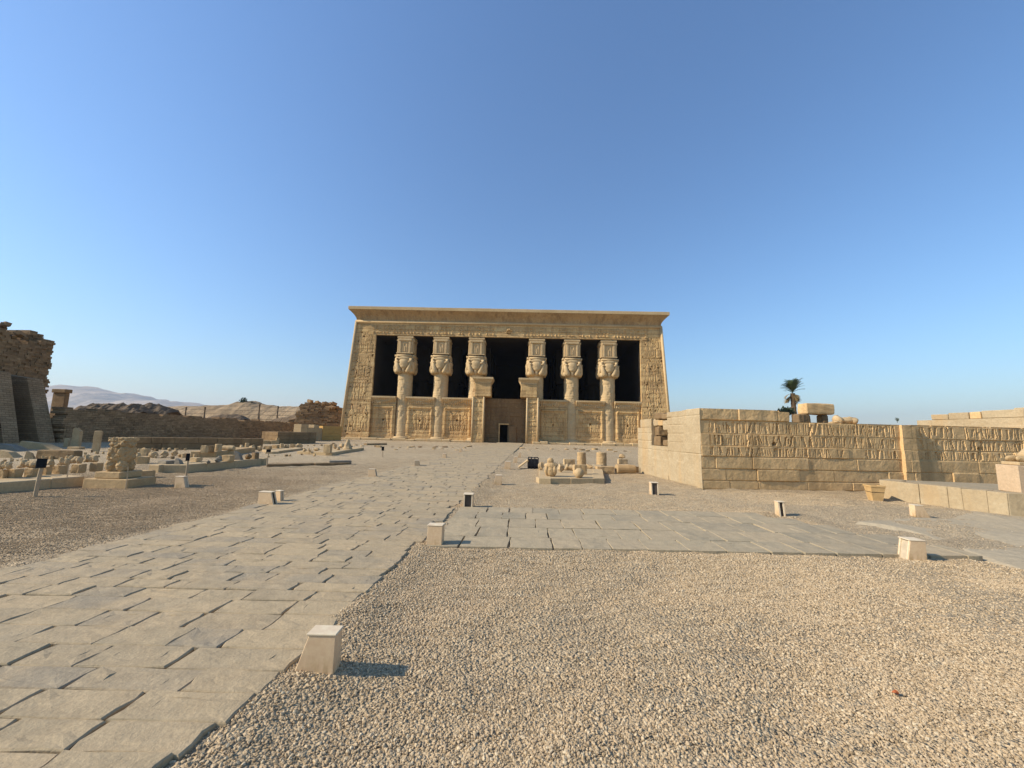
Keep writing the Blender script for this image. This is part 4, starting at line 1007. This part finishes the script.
rq = random.Random(41); RUB = [(104,1), (112,1)]
def rubble_row(x0, x1, ya, yb, n, smin, smax, lab='small loose rubble stone in the scattered rows left of the path', gr='small loose rubble left of the path', flat=1.0):
    for k in range(n):
        t = (k+rq.uniform(.1,.9))/n; px, py = x0+(x1-x0)*t, ya+(yb-ya)*t+rq.uniform(-1.2,1.2); w = rq.uniform(smin, smax)
        stone('stone_fragment', rq.choice(('lump','block','lump','drum')), px, py, w, w*rq.uniform(.55,.95)*flat, lab, 0, 'stone fragment', rq.choice((M_frag, M_frag2, M_frag2, M_temple_dark)), None, .85, gr)
rubble_row(2, 100, 463, 457, 16, 3.5, 7); rubble_row(84, 104, 454, 453, 4, 3, 5); rubble_row(136, 190, 451, 450, 9, 3, 6); rubble_row(192, 262, 448, 447, 10, 3, 5.5)
rubble_row(150, 196, 459, 457, 7, 3, 6); rubble_row(262, 330, 456.5, 455, 8, 2.2, 4); rubble_row(300, 352, 447, 446, 8, 2.2, 4.5)
TL, TG = 'low worn stone lying on the ground before the foot of the temple', 'low worn stones before the temple'
rubble_row(345, 476, 446.5, 448, 16, 2.5, 7, TL, TG, .4); rubble_row(519, 634, 449.5, 452, 16, 2.5, 7, TL, TG, .4); rubble_row(390, 470, 449.5, 450.5, 7, 2, 5, TL, TG, .35)

# ------------------------------------------------------------------ information posts and stakes
def info_post(px, py, htop, pw, ph, label, seed, bend=0.0):
    g = G(px, py); s = g.y/F; h = htop*s
    root = empty('information_post', g, 0, label, 'information post', 'information posts in the left gravel')
    MB().tube([(0,0,-.05),(bend*.4,0,h*.5),(bend,0,h-ph*s*.5)], .022 if pw < 6 else .03, 8).build('post', M_post, root)
    p = MB().rbox((bend, -.02, h-ph*s*.42), (pw*s*.78, .025, ph*s*.9), (math.radians(-4), 0, math.radians(30))).build('sign_panel', M_black, root, bevel=.004)
    return root
info_post(35, 496.5, 36, 9, 10, 'wooden post with a square black panel before the far-left row', 1, .04)
info_post(186, 477, 22.5, 4, 8, 'wooden post with a small black panel at the corner of the kerbed platform', 2)
info_post(266.5, 467, 17, 5, 3, 'dark post with a tilted flat black panel at the right end of the kerbed platform', 3, .03)
info_post(382.5, 457, 10, 3.2, 4.4, 'short thin post with a black panel beside the path before the temple', 4)
for px, py, h, t in ((66.5,487,22,'thin stake before the far-left row of pedestals'),(126.5,489.5,22,'thin stake at the corner of the carved pillar plinth'),(201,470.5,10,'thin pale stake against the kerbed platform, nearer the corner post'),(241.5,466.5,11,'thin pale stake against the kerbed platform, further from the corner post'),(612.5,481,6,'tiny stake in the gravel right of the statue platform')):
    g = G(px, py); g.y -= .03; s = g.y/F
    tag(MB().tube([(0,0,-.05),(.01,0,h*s*.5),(0,0,h*s)], .009, 6).build('marker_stake', M_post, None, loc=g), t, 'stake', 'marker stakes')

# ------------------------------------------------------------------ floor light boxes
def light_box(px, py, wp, hp, rz, label, dk=.7, top=.66, back=.0, window=None):
    """wedge-shaped floor light: upright back, slanting recessed lamp window on local -X side"""
    g = G(px, py); s = g.y/F; w, h = wp*s, hp*s; d = w*dk
    root = empty('floor_light', (g.x, g.y, 0), rz, label, 'floor light', 'wedge-shaped floor lights along the paths')
    x0, x1, xt = -w/2, w/2, w/2-w*top; t = .012; y0, y1 = 0, d
    m = MB()
    # side panels, back panel, bottom lip, as sheet metal with thickness
    for (ya, yb) in ((y0, y0+t), (y1-t, y1)):
        m.add([(x0,ya,0),(x1,ya,0),(x1-back,ya,h),(xt,ya,h),(x0,yb,0),(x1,yb,0),(x1-back,yb,h),(xt,yb,h)], [(0,1,2,3),(7,6,5,4),(0,4,5,1),(1,5,6,2),(2,6,7,3),(3,7,4,0)])
    m.add([(x1-t,y0+t,0),(x1,y0+t,0),(x1-back,y0+t,h),(x1-t-back,y0+t,h),(x1-t,y1-t,0),(x1,y1-t,0),(x1-back,y1-t,h),(x1-t-back,y1-t,h)], [(0,1,2,3),(7,6,5,4),(0,4,5,1),(1,5,6,2),(2,6,7,3),(3,7,4,0)])
    m.build('housing', M_box, root, bevel=.003)
    MB().box(xt-.012, x1-back+.004, y0-.004, y1+.004, h+.0005, h+.012).build('lid', M_boxtop, root, bevel=.003)
    k = .012 if window else .03
    q = MB().add([(x0+k*1.2,y0+t,.012),(x0+k*1.2,y1-t,.012),(xt+k,y1-t,h-.004),(xt+k,y0+t,h-.004),(x0+k*1.2+.01,y0+t,.012),(x0+k*1.2+.01,y1-t,.012),(xt+k+.01,y1-t,h-.004),(xt+k+.01,y0+t,h-.004)], [(0,1,2,3),(7,6,5,4),(0,4,5,1),(1,5,6,2),(2,6,7,3),(3,7,4,0)])
    q.build('lamp_window', window or M_glass, root)
    r = .016
    ex = Vector((xt-x0, 0, h)).normalized()
    for (ya, yb) in ((y0+t, y0+t+r), (y1-t-r, y1-t)):
        MB().add([(x0,ya,0),(x0+.02,ya,0),(xt+.02,ya,h),(xt,ya,h),(x0,yb,0),(x0+.02,yb,0),(xt+.02,yb,h),(xt,yb,h)], [(0,1,2,3),(7,6,5,4),(0,4,5,1),(1,5,6,2),(2,6,7,3),(3,7,4,0)]).build('window_rim', M_boxtop, root)
    return root
PI = math.pi
light_box(311.5, 682, 38, 39.5, .0, 'largest pale floor light in the foreground with a slanting left side, at the path edge', .42, .66, window=M_dust)
light_box(433.5, 549, 15, 21, -.06, 'upright tan floor light at the near corner of the cross path', .7, .93, window=M_dust)
light_box(473, 508.5, 11.5, 13.5, PI/2, 'dark fronted floor light at the far corner where the cross path leaves the main path', .8, .9)
light_box(270, 507, 17, 14.5, PI-.1, 'tan floor light with a dark slanting right side on the left edge of the path', .36, .74)
light_box(281, 504, 8, 12.5, PI-.35, 'small brown turned floor light just right of the one with a dark slanting side', .5, .8, window=M_box)
light_box(184, 487.5, 11, 10.5, PI, 'pale floor light alone in the left gravel below the kerbed platform', .45, .7, window=M_dust)
light_box(373.5, 478.5, 9, 9, PI, 'tan floor light on the left path edge, first beyond the pair of boxes', .4, .72)
light_box(417.5, 467, 6, 6.5, PI+.2, 'small floor light on the left path edge, second beyond the pair of boxes', .8, .72)
light_box(445, 459, 4, 5.2, PI, 'tiny floor light on the left path edge, third beyond the pair of boxes', .8, .72)
light_box(461, 452.5, 3, 4, PI, 'tiniest floor light on the left path edge near the temple', .8, .72)
light_box(497.5, 485, 8, 9, .0, 'tan floor light on the right path edge, next beyond the dark fronted one', .8, .75)
light_box(507, 469.5, 6.5, 7.5, .0, 'small floor light on the right path edge beside the dark metal rack', .8, .75)
light_box(515.2, 463, 4.2, 6, .0, 'small floor light on the right path edge just beyond the dark metal rack', .8, .75)
light_box(519.5, 457.5, 3, 5, .0, 'tiniest floor light on the right path edge near the temple door', .8, .75)
light_box(658, 495, 9.5, 11.5, PI/2-.15, 'white sided floor light with a dark front near the pale end of the carved wall', .75, .8)
light_box(784, 516.5, 8.5, 13.5, PI/2-.15, 'white floor light with a dark slanting front at the far edge of the cross path', .7, .75)
light_box(917, 516, 13, 10.5, PI-.1, 'low grey white floor light sloping to the right, beside the stone terrace', .5, .55, window=M_dust)
light_box(918, 563, 17, 20, -.12, 'pinkish floor light with bright slanting left side by the cross path', .75, .78, window=M_dust)

# ------------------------------------------------------------------ statue platform right of the path
z = .16
platform('stone_platform', [G(538.8,484), G(604.5,484), G(601,468.5), G(539.5,468.5)], z, 'pale square platform with broken statues right of the path', 12, M_kerb, bevel=.01)
GR = 'fragments on and behind the pale statue platform'
fr7 = [('statue_fragment','bust',551,476.5,14,19.5,'large broken torso with a cap shaped top on the pale platform',z,M_frag2),('statue_fragment','ball',579,478,10,10.5,'round ball shaped stone at the front of the pale platform',z,M_frag),('stone_block','block',580,474,14,10,'dark crumbling block behind the round ball shaped stone',z,M_frag2),
 ('stone_fragment','lump',541,470.5,7,10,'tan lump at the left rear corner of the pale platform',z,M_frag),('stone_fragment','lump',561,472,9,10,'rounded stump right of the broken torso',z,M_frag),('stone_fragment','sphinx',571,470.5,11,7,'low pale fragment in the middle of the pale platform',z,M_frag),('stone_fragment','block',569,465.5,12,7,'small broken block behind the pale platform',0,M_frag),('stone_fragment','lump',589,468.5,9,5,'flat fragment behind the round ball shaped stone',z,M_frag2),
 ('column_drum','drum',581.5,466,9,14.5,'banded column stump, the left of the upright pair',0,M_frag2),('column_drum','drum',601.5,467.5,10.5,16,'banded column stump, the right of the upright pair',0,M_frag2),('stone_block','block',604.5,473.5,20,7.5,'long low beam stone before the right column stump',0,M_frag2),('column_drum','lying',625.5,474,20,10,'fat carved drum lying beside the pale wall end',0,M_frag2),
 ('stone_block','block',622.5,464,11,5.5,'square block behind the fat lying drum',0,M_frag),('stone_fragment','lump',622,458.5,8.5,5,'rounded stone on the square block behind the lying drum',.16,M_frag2),('stone_block','block',636.5,473,5,7,'dark small block wedged between lying drum and pale wall end',0,M_temple_dark)]
for n_, k, px, py, w, h, t, zz, mt in fr7: stone(n_, k, px, py, w, h, t, zz, {'column_drum':'column drum','stone_block':'stone block'}.get(n_, 'stone fragment'), mt, (0.1 if k in ('lying','block') else None), (.9 if k != 'block' else .5), GR)
# dark metal rack with a pale board leaning on it
g = G(533, 469); s = g.y/F
rk = empty('metal_rack', g, 0, 'dark metal rack with a board leaning on it beside the path', 'rack')
m = MB(); w, h = 10*s, 12*s
for x in (-w/2, -w/6, w/6, w/2): m.box(x-.02, x+.02, -.02, .02, 0, h*.9)
m.box(-w/2, w/2, -.024, .024, h*.9, h*.97); m.box(-w/2, w/2, .25, .29, 0, h*.75); m.box(-w/2+.03, w/2-.03, .0, .2, .1, h*.8)
m.build('frame', M_metal, rk)
MB().rbox((-w*.95, .1, h*.40), (w*1.15, .5, .05), (0, -math.radians(38), 0)).build('leaning_board', M_frag, rk)

# ------------------------------------------------------------------ carved wall on the right
WY0 = 10.75; wl = G(703, 489); WRZ = math.radians(4.5)
WLEN, WH = 15.0, 1.90
rows_h = [.23,.32,.34,.29,.34,.37]
def carved(U, V, seed, u0=0.0):
    H = masonry(U, V, rows_h+[.3], (.7, 1.7), seed, .022, .022, .016)+fbm(U, V, 2.2, seed, 5)*.018
    rgc = random.Random(seed+1); z = 0
    for ri, h in enumerate(rows_h+[.3]):
        if ri >= 3:
            x = .25
            while x < U.max()-.1:
                w = rgc.choice((.018,.024,.03,.04,.055,.08)); sp = rgc.choice((.015,.02,.03,.045,.08))
                if vnoise(np.array([x*1.0]), np.array([ri*3.3]), 1.3, seed+9)[0] > -.36 and rgc.random() < .95:
                    a = z+rgc.uniform(.015,.05 if rgc.random() < .7 else h*.55); b = z+h-rgc.uniform(.015,.05 if rgc.random() < .75 else h*.4); dpt = rgc.uniform(.014,.045)
                    sl = rgc.gauss(0,.16); m = (V > a) & (V < b) & (np.abs(U-x-sl*(V-a)) < w/2); H[m] -= dpt*np.clip(1.0+fbm(U[m], V[m], 7, seed, 2)*.9, .3, 1.3)
                x += w+sp
        z += h
    m = (np.hypot((U-2.15)/1.5, V-1.27) < .05); H[m] -= .12
    return H
wal = empty('carved_wall', (wl.x, wl.y, 0), WRZ, 'long low sandstone wall with rows of hacked upright carvings on the right', 'wall')
w1 = hwall('carved_face', M_wall, 6.05, 1.905, .016, lambda U, V: carved(U, V, 31), .9, wal, loc=(0,0,0))
def up(U, V): return masonry(U, V, [.33], (.5,1.3), 55, .02, .02, .02)+fbm(U, V, 2.5, 56, 5)*.03
hwall('upper_course', M_wall, 2.65, .315, .018, up, .8, wal, loc=(0.0,.006,1.907), top=lambda U: .315-.02*np.clip(U-2.0,0,1)-.03*(U>2.35))
hwall('carved_face', M_wall, 11.0, 1.915, .02, lambda U, V: carved(U, V, 37), .9, wal, loc=(6.48,.02,0))
def pil(U, V): return masonry(U, V, rows_h, (.5,.9), 61, .015, .02, .008)+fbm(U, V, 2.5, 62, 4)*.015
hwall('pilaster', M_wall, .43, 1.90, .018, pil, .95, wal, loc=(6.05,-.09,0))
# pale return running back towards the temple, with its tumbled gap
def ret(U, V): return masonry(U, V, [.35,.3,.28,.3,.27,.27,.25,.3], (.5,1.5), 71, .014, .018, .008)+fbm(U, V, 2.0, 72, 6)*.03
# (front towards -X: local X runs towards the camera)
c0 = Vector((wl.x+.01, wl.y, 0))
def retseg(name, ya, yb, zh, z0=0, sd_=0, off=0.0):
    o = hwall(name, M_wall_pale, yb-ya, zh-z0, .03, lambda U, V: ret(U+sd_, V+z0*0), .85, wal, loc=(off, yb, z0), rz=-math.pi/2); return o
retseg('return_wall', .93, 1.98, 2.2, 0, 0)
hwall('return_wall', M_wall_pale, .925, 2.21, .03, lambda U, V: ret(U+5, V), .02, wal, loc=(-.022,.925,0), rz=-math.pi/2)
retseg('return_wall', 1.98, 3.2, 1.08, 0, 7.7, .002)
retseg('return_wall', 3.202, 4.4, 1.72, 0, 2.2, .004)
retseg('return_wall', 3.202, 4.15, 2.03, 1.722, 4.2, .004)
MB().box(.7, .85, 1.9, 4.3, 0, 2.02).build('gap_backing', M_temple_dark, wal)  # dark backing added behind the tumbled gap
rgx = random.Random(12)
for (y, zz, sy, h, mt) in ((2.98,1.08,.42,.34,M_temple_dark),(2.95,1.43,.48,.33,M_temple_dark),(2.28,1.09,.34,.2,M_temple_dark),(3.0,1.77,.38,.26,M_wall_pale),(2.3,1.62,.46,.34,M_wall_pale),(2.72,1.77,.3,.2,M_wall),(2.25,1.98,.5,.2,M_temple_dark),(2.78,2.0,.5,.22,M_temple_dark)):
    m, _ = stone_mesh('block', .5, sy, h, int(y*100)); m.build('tumbled_block', mt, wal, bevel=.02, loc=(.30+rgx.uniform(0,.08), y, zz), rz=rgx.uniform(-.25,.25))

# things on and behind the carved wall
def wallpt(u, v, z): 
    M = Matrix.Translation((wl.x, wl.y, 0)) @ Matrix.Rotation(WRZ, 4, 'Z'); return M @ Vector((u, v, z))
DY = 13.2
dw = empty('stone_doorway', (At(815,420,DY).x, DY, 0), .04, 'flat stone lintel on a dark jamb rising behind the carved wall', 'doorway')
xl, xr = At(796.5,410,DY).x-dw.location.x, At(834,410,DY).x-dw.location.x; zt, zb = At(815,403.5,DY).z, At(815,414.5,DY).z
m, _ = stone_mesh('block', (xr-xl)-.28, .42, zt-zb, 4); m.build('lintel', M_wall, dw, bevel=.02, loc=((xl+xr)/2+.12, .1, zb))
for (a, b) in ((822,828), (797,810)):
    x0, x1 = At(a,418,DY).x-dw.location.x, At(b,418,DY).x-dw.location.x
    m, _ = stone_mesh('block', x1-x0, .3, zb+.01, 7); m.build('jamb', M_temple_dark, dw, bevel=.02, loc=((x0+x1)/2, .1, 0))
p = At(845, 424, wallpt(4.9,.4,0).y)
m, _ = stone_mesh('sphinx', .72, .36, .24, 21)
o = m.noise(.03, 5, 3).build('statue_fragment', M_frag, None, True, loc=(p.x, p.y, 1.90), rz=.05); tag(o, 'yellowish weathered fragment lying on top of the carved wall by the lintel', 'statue fragment')
p = At(844, 440, 13.4)
bx = [(868,.46,.13),(879,.36,.11),(889,.46,.16),(898,.38,.10),(906,.46,.14),(915,.4,.13),(923,.34,.07)]
names_ = ['first dark block after the yellowish fragment','low grey block second in the line','pale block third in the line','low block under the far bush','brown block fifth in the line','brown block sixth in the line','small last block before the pale high wall']
bb_ = course_wall('stone_wall', At(850,440,14.6), At(930,440,14.6), .5, [.45,.45,.45,.42], (.6,1.4), M_wall, 'low stone wall hidden behind the carved wall carrying a line of blocks', seed=31)
for (px, w, h), t in zip(bx, names_):
    a = At(px, 424, 14.85); m, _ = stone_mesh('block', w*.95, .4, h+.12, int(px)); o = m.build('coping_block', M_wall if int(px) % 2 else M_frag2, None, bevel=.01, loc=(a.x, a.y, 1.765), rz=random.Random(px).uniform(-.1,.1))
    tag(o, t+' along the top behind the carved wall', 'stone block', 'blocks in a line behind the carved wall')
# pale higher wall running back, sunlit on its left side
hw = empty('pale_high_wall', (16.2, 15.6, 0), 0, 'pale sunlit higher wall with loose top blocks behind the carved wall at right', 'wall')
hwall('wall_face', M_wall_pale, 3.3, 2.28, .04, lambda U, V: ret(U, V), 1.2, hw, loc=(0,0,0), rz=-math.pi/2)
for (ya, yb, hh, mt) in ((-.55,-1.15,.2,M_wall_pale),(-1.16,-1.8,.24,M_wall_pale),(-1.82,-2.15,.24,M_wall),(-2.17,-3.3,.26,M_wall_pale)):
    MB().box(0, 1.0, yb+.01, ya, 2.283, 2.283+hh).noise(.02, 2, 3).build('top_block', mt, hw, bevel=.02)
MB().box(.2, 3.5, -3.3, -2.9, 2.283, 2.6).noise(.02, 2, 5).build('top_block', M_wall_pale, hw, bevel=.02)
a = At(897, 419, 90); bush('bush', (a.x, a.y, a.z-.6), (.4,.4,.5), 120, .14, M_bush, 'tiny dark far bush above the line of blocks behind the carved wall', 9)

# ------------------------------------------------------------------ stone platform, pedestal and planter at right
PZ = .44
pf = [G(881,498), G(964,510), G(1010,516), (13.5,6.9,0), (15.5,9.4,0), (10.0,10.5,0)]
poly = [Vector(q[:2]) for q in pf]
sp_ = empty('stone_terrace', (poly[0].x, poly[0].y, 0), 0, 'raised pale stone terrace with large facing blocks in front of the carved wall', 'terrace')
o0 = poly[0]; m = MB(); m.prism([((q-o0)*.985+Vector((.06,-.02))).to_tuple() for q in poly], -.05, PZ-.02); m.build('paved_top', M_slab2, sp_)
fb = MB(); rgx = random.Random(8)
for (a, b, lens) in ((poly[0], poly[1], (1.25,.78,.36)), (poly[1], poly[2], (.6,.45)), (poly[2], poly[3], (.7,.7,.7,.7,.7,.7))):
    d = b-a; W = d.length; d.normalize(); inn = Vector((-d.y, d.x)); s = 0; tot = sum(lens)
    for l_ in lens:
        l = l_/tot*W; c = a+d*(s+l/2)+inn*(.17)-o0
        fb.rbox((c.x, c.y, PZ/2+rgx.uniform(-.008,.008)), (l-.003, .36+rgx.uniform(-.01,.01), PZ+.02), (0,0,math.atan2(d.y,d.x)+rgx.uniform(-.01,.01))); s += l
a, b = poly[5], poly[0]; d = b-a; W = d.length; c = (a+b)/2-o0; d.normalize(); c += Vector((-d.y, d.x))*.17
fb.rbox((c.x, c.y, PZ/2), (W-.02, .34, PZ+.012), (0,0,math.atan2(d.y,d.x)))
bmf = fb.noise(.012, 3, 2).build('facing_blocks', M_wall_pale, sp_, bevel=.01, seg=2)
pp = G(1021, 493, PZ)
pd = empty('statue_pedestal', (pp.x, pp.y, PZ-.005), -.12, 'pinkish stone pedestal on the terrace at the right edge', 'pedestal')
M_pink = stone_mat('pinkish_limestone', (.54,.42,.31), (.49,.375,.27), big=1.2, fine=20, bump=.35, bd=.012)
MB().box(0,.50,0,.42,0,.55).box(.505,1.0,.004,.42,0,.55).build('base_block', M_pink, pd, bevel=.012)
MB().box(.10,1.0,.06,.40,.553,.62).build('ledge', M_kerb, pd, bevel=.01)
sx = MB(); sx.ball((.60,.23,.15),(.34,.14,.16),16,12); sx.ball((.26,.14,.06),(.14,.05,.07),12,8); sx.ball((.26,.32,.06),(.14,.05,.07),12,8); sx.ball((.75,.23,.2),(.2,.17,.24),14,10); sx.noise(.03,6,4)
q = Matrix.Rotation(-.12,4,'Z') @ Vector((0,0,0))
so = sx.build('statue_fragment', M_frag, None, True, loc=(pp.x, pp.y, PZ+.615), rz=-.12); tag(so, 'worn lying animal fragment with forepaws on the pinkish pedestal', 'statue fragment')
g = G(875.5, 500.5); s = g.y/F
pl = empty('wooden_planter', g, -.25, 'tapered wooden planter box beside the corner of the stone terrace', 'planter')
w, h = 12*s, 14.5*s
for (i, a) in enumerate((0, PI/2, PI, 3*PI/2)):
    m = MB().add([(-w*.33,-w*.33,0),(w*.33,-w*.33,0),(w*.5,-w*.5,h),(-w*.5,-w*.5,h),(-w*.33+.02,-w*.33+.02,0),(w*.33-.02,-w*.33+.02,0),(w*.5-.02,-w*.5+.02,h),(-w*.5+.02,-w*.5+.02,h)], [(0,1,2,3),(7,6,5,4),(0,4,5,1),(1,5,6,2),(2,6,7,3),(3,7,4,0)])
    m.xf(Matrix.Rotation(a, 4, 'Z')).build('side_board', M_wood, pl)
r = w*.52; fm = MB()
for k in range(4): fm.add([Matrix.Rotation(k*PI/2,4,'Z') @ Vector(v) for v in ((-r,-r,h-.03),(r,-r,h-.03),(r-.035,-r+.035,h-.03),(-r+.035,-r+.035,h-.03),(-r,-r,h+.004),(r,-r,h+.004),(r-.035,-r+.035,h+.004),(-r+.035,-r+.035,h+.004))], [(3,2,1,0),(4,5,6,7),(0,1,5,4),(1,2,6,5),(2,3,7,6),(3,0,4,7)])
fm.build('rim', M_wood, pl)
MB().box(-w*.43,w*.43,-w*.43,w*.43,h*.55,h*.8).build('soil', M_soil, pl)

# ------------------------------------------------------------------ palm and its low bush behind the wall
PY = 62.0; a = At(796, 440, PY); zc = At(793, 392, PY).z; ztop = At(793, 378, PY).z
pm = empty('palm_tree', (a.x, a.y, 0), 0, 'single date palm with an upswept green crown behind the carved wall', 'palm tree')
dx = At(792.5, 392, PY).x-a.x; tr = []
n = 26
prof = []
for k in range(n+1):
    t = k/n; r = (.42-.12*t)*(1+.10*(k % 2)); c = Vector((dx*t*t, 0, (zc-.2)*t)); prof.append([c+Vector((r*math.cos(q*2*PI/10), r*math.sin(q*2*PI/10), 0)) for q in range(10)])
MB().extrude(prof, None).build('trunk', M_bark, pm)
def fronds(n, elev, length, droop, seed, mat, name, z0):
    rgf = random.Random(seed); m = MB()
    for i in range(n):
        az = 2*PI*i/n*1.618*3+rgf.uniform(-.3,.3); el = math.radians(rgf.uniform(*elev)); Lf = length*rgf.uniform(.75,1.1); steps = 14
        p = Vector((dx, 0, z0+rgf.uniform(-.3,.3))); e = el; side = Vector((-math.sin(az), math.cos(az), 0))
        for k in range(steps):
            dvec = Vector((math.cos(az)*math.cos(e), math.sin(az)*math.cos(e), math.sin(e))); q = p+dvec*Lf/steps
            wv = .05*(1-k/steps)+.012; upv = side.cross(dvec)
            m.add([p-side*wv, p+side*wv, q+side*wv, q-side*wv], [(0,1,2,3)])
            if k > 1:
                ll = .62*math.sin(PI*(k+1)/(steps+2))**.6
                for s in (-1,1):
                    for j in (0,.5):
                        b0 = p.lerp(q, j); tip = b0+side*s*ll*rgf.uniform(.7,1.05)+dvec*ll*.55+upv*ll*.25*-1+Vector((0,0,-.06))
                        m.add([b0, b0+dvec*.07, tip], [(0,1,2)])
            p = q; e -= droop*(1+k/steps)
    m.build(name, mat, pm)
fronds(34, (28, 88), 2.15, .035, 4, M_leaf, 'crown', zc+.1)
fronds(14, (-75, 5), 1.5, .06, 6, M_leafdry, 'dry_fronds', zc-.5)
a = At(786, 409, PY-2); bush('bush', (a.x, a.y, a.z-.9), (1.25,1.0,.62), 500, .24, M_bush, 'low dark green bush beside the palm trunk behind the carved wall', 12)
# the reddish shard on the gravel
g = G(895.5, 697); o = stone_mesh('lump', .042, .03, .024, 5)[0].build('brick_shard', M_red, None, loc=(g.x, g.y, .012)); tag(o, 'small reddish brick shard alone on the foreground gravel at right', 'brick shard')

# ------------------------------------------------------------------ air
HAZE = True
if HAZE:
    hz = MB().box(-5200, 5200, -200, 6200, -7, 385).build('haze', bpy.data.materials.new('air')); tag(hz, kind='stuff')
    m = hz.data.materials[0]; m.use_nodes = True; nt = m.node_tree; nt.nodes.remove(nt.nodes['Principled BSDF'])
    pv = nt.nodes.new('ShaderNodeVolumePrincipled'); pv.inputs['Color'].default_value = (.78,.83,.92,1); pv.inputs['Density'].default_value = 0.00015; pv.inputs['Anisotropy'].default_value = 0.2
    nt.links.new(pv.outputs[0], nt.nodes['Material Output'].inputs['Volume'])
